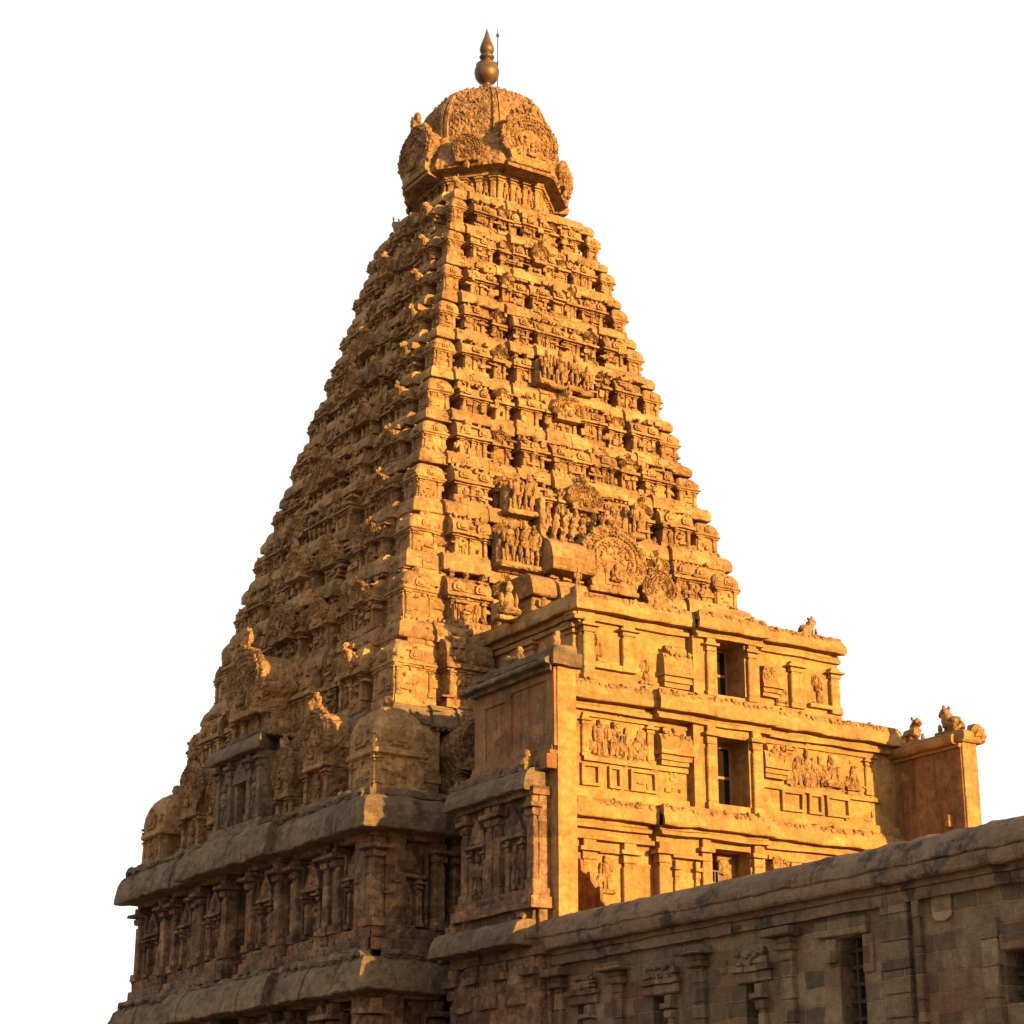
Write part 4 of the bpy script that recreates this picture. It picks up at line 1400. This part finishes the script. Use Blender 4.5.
m.slab(12.4, 17.7, 7.4, 8.6, 9.3, 9.7, prof=BLOCK, over=.2)
m.build("niche_bay", M_BASE, lw, 0.035)

rw = empty("stair_wing", "plain reddish wing wall at the far end of the porch with two beasts on top", "wing")
m = MB('R', .05)
m.box(9.30, 9.98, 14.0, 17.95, 0.0, 17.95, .02, 1.0)
wall_r = m.build("wall", M_PORCH, rw, 0.02)
m = MB('R', .05)
m.box(9.25, 9.6, 14.0, 17.88, 0.0, 17.9, .02, 1.0)  # unlit face's darker tone put into this skin's colour
m.build("shaded_side_skin", M_WING, wall_r, 0.02)
m = MB('L', .1)
m.slab(14.2, 17.75, -9.9, -8.95, 17.85, 18.2, prof=ROUND, over=.3, step=.3)
m.slab(14.2, 17.9, -9.9, -9.15, 17.72, 17.86, prof=BLOCK, over=.1, step=.5)
m.box(14.3, 18.0, -10.0, -9.2, 18.18, 18.36, .05)
m.frame('R')
m.slab(9.2, 10.25, 17.2, 18.15, 17.9, 18.35, prof=ROUND, over=.3, step=.3)
m.lump(9.9, 18.0, 18.35, .35, .35, .3)
m.lump(10.12, 17.95, 18.15, .25, .3, .25)
m.build("coping", M_PORCH, wall_r, 0.045)
m = MB('L', .1)
m.box(17.1, 17.3, -9.3, -9.0, 14.9, 15.35, .03)
m.build("stub_post", M_PORCH, wall_r, 0.02)

# ------------------------------------------------------------------ long stone hall in front
hall = empty("pillared_hall", "long low grey-brown stone hall with rounded roof edge and dark windows", "hall")
HW = 7.95
wins = [(30.50, 31.43, 4.5, 8.42), (36.18, 36.95, 6.33, 7.49), (26.72, 27.33, 4.5, 7.62), (22.55, 23.35, 4.5, 7.66), (18.75, 19.35, 4.5, 7.7)]
m = MB('L', .05)
m.wall(17.3, 46.0, HW - .8, HW, 0.0, 9.4, holes=wins, cell=.9)
m.frame('0')
m.box(14.45, 46.0, -7.15, 14.0, 0.0, 10.2, 0, 1)
hw = m.build("wall", M_HALL, hall, 0.02)
m = MB('L', .12)
# roof edge: worn rounded coping of separate long stones over a roll moulding
x = 17.1
while x < 46:
    L_ = RNG.uniform(3.2, 5.6)
    e = min(46, x + L_)
    dz = RNG.uniform(-.012, .012)
    m.slab(x, e - .012, HW - 2.2, HW + .50 + RNG.uniform(-.03, .04), 9.78 + dz, 10.55 + dz, prof=[(0.02, 0), (0, .05), (0.02, .25), (.10, .5), (.22, .72), (.42, .9), (.7, .98), (1.0, 1.0)], over=1.3, step=.22)
    x = e
ro = m.build("roof_coping", M_ROOF, hall, 0.06)
m = MB('L', .12)
x = 17.2
while x < 46:
    L_ = RNG.uniform(2.2, 4.5)
    e = min(46, x + L_)
    m.slab(x, e - .01, HW - .6, HW + .52 + RNG.uniform(-.02, .03), 9.42, 9.80, prof=ROUND, over=.22, step=.3)
    x = e
m.slab(17.25, 46, HW - .6, HW + .24, 9.27, 9.44, prof=BLOCK, over=.1, step=.5)
x = 17.3
while x < 46:
    L_ = RNG.uniform(1.6, 3.8)
    e = min(46, x + L_)
    m.slab(x, e - .015, HW - .6, HW + .15 + RNG.uniform(-.02, .02), 8.98, 9.28, prof=BLOCK, over=.1, step=.4)
    x = e
m.build("roll_moulding", M_ROOF, hall, 0.035)
# engaged pillars with bracket capitals
def hall_pillar(s, z1, w_, br=True):
    m = MB('L', .25)
    z = 0.0
    while z < z1 - .05:
        h = RNG.uniform(.4, .75)
        e = min(z1, z + h)
        m.box(s - w_ / 2 + RNG.uniform(-.015, .015), s + w_ / 2 + RNG.uniform(-.015, .015), HW - .1, HW + .16 + RNG.uniform(-.015, .015), z, e - .008, .025)
        z = e
    if br:
        m.slab(s - w_ * .75, s + w_ * .75, HW - .1, HW + .32, z1 - .62, z1 - .46, prof=ROUND, over=.12, step=.4)
        m.box(s - w_ * .6, s + w_ * .6, HW - .1, HW + .26, z1 - .45, z1 - .28, .03)
        m.box(s - w_ * 1.35, s + w_ * 1.1, HW - .1, HW + .5, z1 - .27, z1 - .06, .03)
    m.build("pillar", M_HALL, hall, 0.03)
for s, z1, w_ in ((17.9, 8.9, .45), (20.95, 8.78, .5), (24.8, 8.85, .5), (28.6, 8.92, .48)):
    hall_pillar(s, z1, w_)
hall_pillar(32.7, 9.0, .95, False)
hall_pillar(33.5, 9.0, .22, False)
hall_pillar(35.85, 8.3, .5, False)
hall_pillar(38.4, 9.0, .9, False)
# windows: black sheet painted as the unlit room, stone lattice, lintels and small columns
for i, (a, b, z0, z1) in enumerate(wins):
    v = MB('L')
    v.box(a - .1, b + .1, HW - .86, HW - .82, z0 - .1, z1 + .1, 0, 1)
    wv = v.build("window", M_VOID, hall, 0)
    l = MB('L', .1)
    o0 = HW - .42
    n = 2 if b - a < .8 else 3
    for q in range(1, n):
        s = a + (b - a) * q / n
        l.box(s - .04, s + .04, o0, o0 + .1, z0, z1, 0)
    z = z0 + .2
    while z < z1 - .2:
        l.box(a, b, o0 + .01, o0 + .09, z, z + .09, 0)
        z += .42
    l.build("lattice", M_LATT, wv, 0)
    l = MB('L', .15)
    if i == 0:
        l.box(a - .75, b + .28, HW - .3, HW + .16, z1 + .01, z1 + .42, .03)
        l.box(a - .42, a - .01, HW - .3, HW + .10, z1 - .62, z1 - .01, .03)
        l.box(b + .01, b + .40, HW - .3, HW + .07, z1 - .95, z1 - .01, .03)
    elif i == 1:
        l.box(a - .06, b + .3, HW - .3, HW + .12, z1 + .01, z1 + .38, .03)
    else:
        l.box(a - .35, b + .55, HW - .3, HW + .12, z1 + .01, z1 + .28, .03)
        l.stones(a - .4, b + .6, HW - .2, HW + .22, z1 + .28, z1 + .42, prof=BLOCK, over=.2, size=.5)
        l.box(a - .25, b + .42, HW - .2, HW + .14, z1 + .42, z1 + .68, .06)
        l.box(a - .1, b + .22, HW - .2, HW + .10, z1 + .68, z1 + .88, .06)
        l.clutter(a - .25, b + .42, HW + .13, z1 + .3, z1 + .8, 12, .1, .22)
        l.pilaster(b + .16, HW - .02, z1 - 2.9, z1 - .05, .28, .2)
    l.build("lintel", M_HALL, wv, 0.035)
# patched stone and loose blocks that stand a little proud
m = MB('L', .25)
m.prism([(33.98, 8.55), (34.08, 8.45), (34.4, 8.40), (34.62, 8.5), (34.62, 9.05), (34.3, 9.1), (33.96, 8.95)], HW - .1, HW + .06, 1.9)
m.build("patch_stone", M_HALL, hall, 0.02)
for _ in range(60):
    s = RNG.uniform(18.5, 41)
    z = RNG.uniform(5.6, 8.7)
    a, h = RNG.uniform(.35, .9), RNG.uniform(.25, .5)
    if any(q[0] - .5 < s + a and s < q[1] + .7 and z < q[3] + .6 for q in wins) or 32 < s < 34.8 or any(abs(s + a / 2 - q) < .9 for q in (20.95, 24.8, 28.6, 35.85, 38.4)):
        continue
    m = MB('L', .3)
    m.box(s, s + a, HW - .1, HW + RNG.uniform(.02, .055), z, z + h, .02)
    m.build("wall_stone", M_HALL, hall, 0.02)

# ------------------------------------------------------------------ carved beasts and figures on the ledges
def beast(fk, s, o, z, h, face=1, name="lion_statue"):
    """squat seated guardian beast, face = direction of the head along s"""
    m = MB(fk, .1)
    m.box(s - h * .55, s + h * .55, o - h * .3, o + h * .3, z - .06, z + h * .12, .03)
    m.lump(s - face * h * .15, o, z + h * .38, h * .46, h * .27, h * .28, jit=.1)
    m.lump(s + face * h * .12, o, z + h * .55, h * .27, h * .25, h * .34, jit=.1)
    m.lump(s + face * h * .24, o, z + h * .84, h * .22, h * .21, h * .22, jit=.12)
    m.lump(s + face * h * .42, o, z + h * .80, h * .12, h * .13, h * .11, jit=.1)
    for q in (-1, 1):
        m.lump(s + face * h * .14, o + q * h * .14, z + h * 1.03, h * .07, h * .06, h * .09)
        m.lump(s + face * h * .36, o + q * h * .16, z + h * .24, h * .09, h * .09, h * .22)
        m.lump(s - face * h * .36, o + q * h * .2, z + h * .24, h * .18, h * .1, h * .2)
    return m.build(name, M_CARVE, None, 0.015)

def bull(fk, s, o, z, h, face=1):
    m = MB(fk, .1)
    m.box(s - h * .7, s + h * .7, o - h * .35, o + h * .35, z - .06, z + h * .1, .03)
    m.lump(s - face * h * .1, o, z + h * .36, h * .6, h * .32, h * .30, jit=.06)
    m.lump(s + face * h * .22, o, z + h * .62, h * .2, h * .18, h * .2)
    m.lump(s + face * h * .45, o, z + h * .62, h * .2, h * .2, h * .3)
    m.lump(s + face * h * .62, o, z + h * .85, h * .22, h * .15, h * .17)
    for q in (-1, 1):
        m.lump(s + face * h * .52, o + q * h * .14, z + h * 1.05, h * .05, h * .05, h * .12)
        m.lump(s + face * h * .4, o + q * h * .3, z + h * .16, h * .2, h * .1, h * .1)
    return m.build("bull_statue", M_TOWER, None, 0.015)

tag(bull('L', -1.75, 3.15, 43.0, .95, -1), "crouching stone bull on the left corner of the top tier, in shade", "statue")
tag(bull('R', -2.75, 3.05, 43.0, .75, -1), "small sunlit stone bull on the near corner of the top tier", "statue")
tag(beast('R', 5.5, 14.3, 22.08, .72, 1), "stone beast on the top eave of the porch, at its right end", "statue")
tag(beast('L', 15.15, -9.6, 18.34, .92, 1), "stone beast with a raised curled head on the far wing wall, nearer the porch", "statue")
tag(beast('L', 17.1, -9.6, 18.34, 1.0, -1), "tall seated stone beast at the outer end of the far wing wall", "statue")
m = MB('R', .1)
m.figure(-5.45, 10.9, 22.0, 1.3, seated=True)
m.box(-5.9, -5.0, 10.4, 10.88, 21.9, 22.5, .05)
tag(m.build("seated_statue", M_TOWER, None, .02), "seated headed figure on the porch roof in front of the tower wall", "statue")
m = MB('L', .1)
m.lump(14.7, 7.75, 19.2, .35, .16, .14)
m.lump(14.45, 7.75, 19.3, .16, .12, .12)
m.lump(15.25, 7.75, 19.12, .25, .18, .22)
m.lump(15.25, 7.75, 19.42, .12, .12, .16)
tag(m.build("broken_statue", M_TOWER, None, .02), "broken sunlit figure lying on the roof of the near wing", "statue")
m = MB('L', .1)
m.lump(17.5, 7.8, 19.2, .17, .17, .3)
m.lump(17.55, 7.8, 19.42, .12, .12, .13)
tag(m.build("stone_knob", M_TOWER, None, .02), "small rounded stone knob at the outer end of the near wing's roof", "statue")
for s, z, h, lab in ((16.75, 10.35, .7, "worn upright carved stone on the lowest eave, beside the hall roof"), (12.75, 10.4, .65, "worn shaded carved stone on the lowest eave, next to the dark recess"), (16.9, 15.05, .75, "sunlit broken carved stone on the wing's middle eave below the blank panels")):
    m = MB('L', .12)
    m.box(s - .2, s + .2, 8.25, 8.75, z - .3, z + h * .55, .08)
    m.lump(s, 8.5, z + h * .6, .2, .2, h * .35, jit=.25)
    m.lump(s + .08, 8.55, z + h * .2, .24, .25, .25, jit=.25)
    tag(m.build("eave_ornament", M_CARVE, None, .03), lab, "carved stone")
m = MB('R', .1)
m.box(-5.05, -4.6, 14.2, 14.6, 22.05, 22.3, .03)
m.figure(-4.82, 14.35, 22.25, .75)
tag(m.build("standing_statue", M_TOWER, None, .02), "tiny standing figure on the near top corner of the porch", "statue")
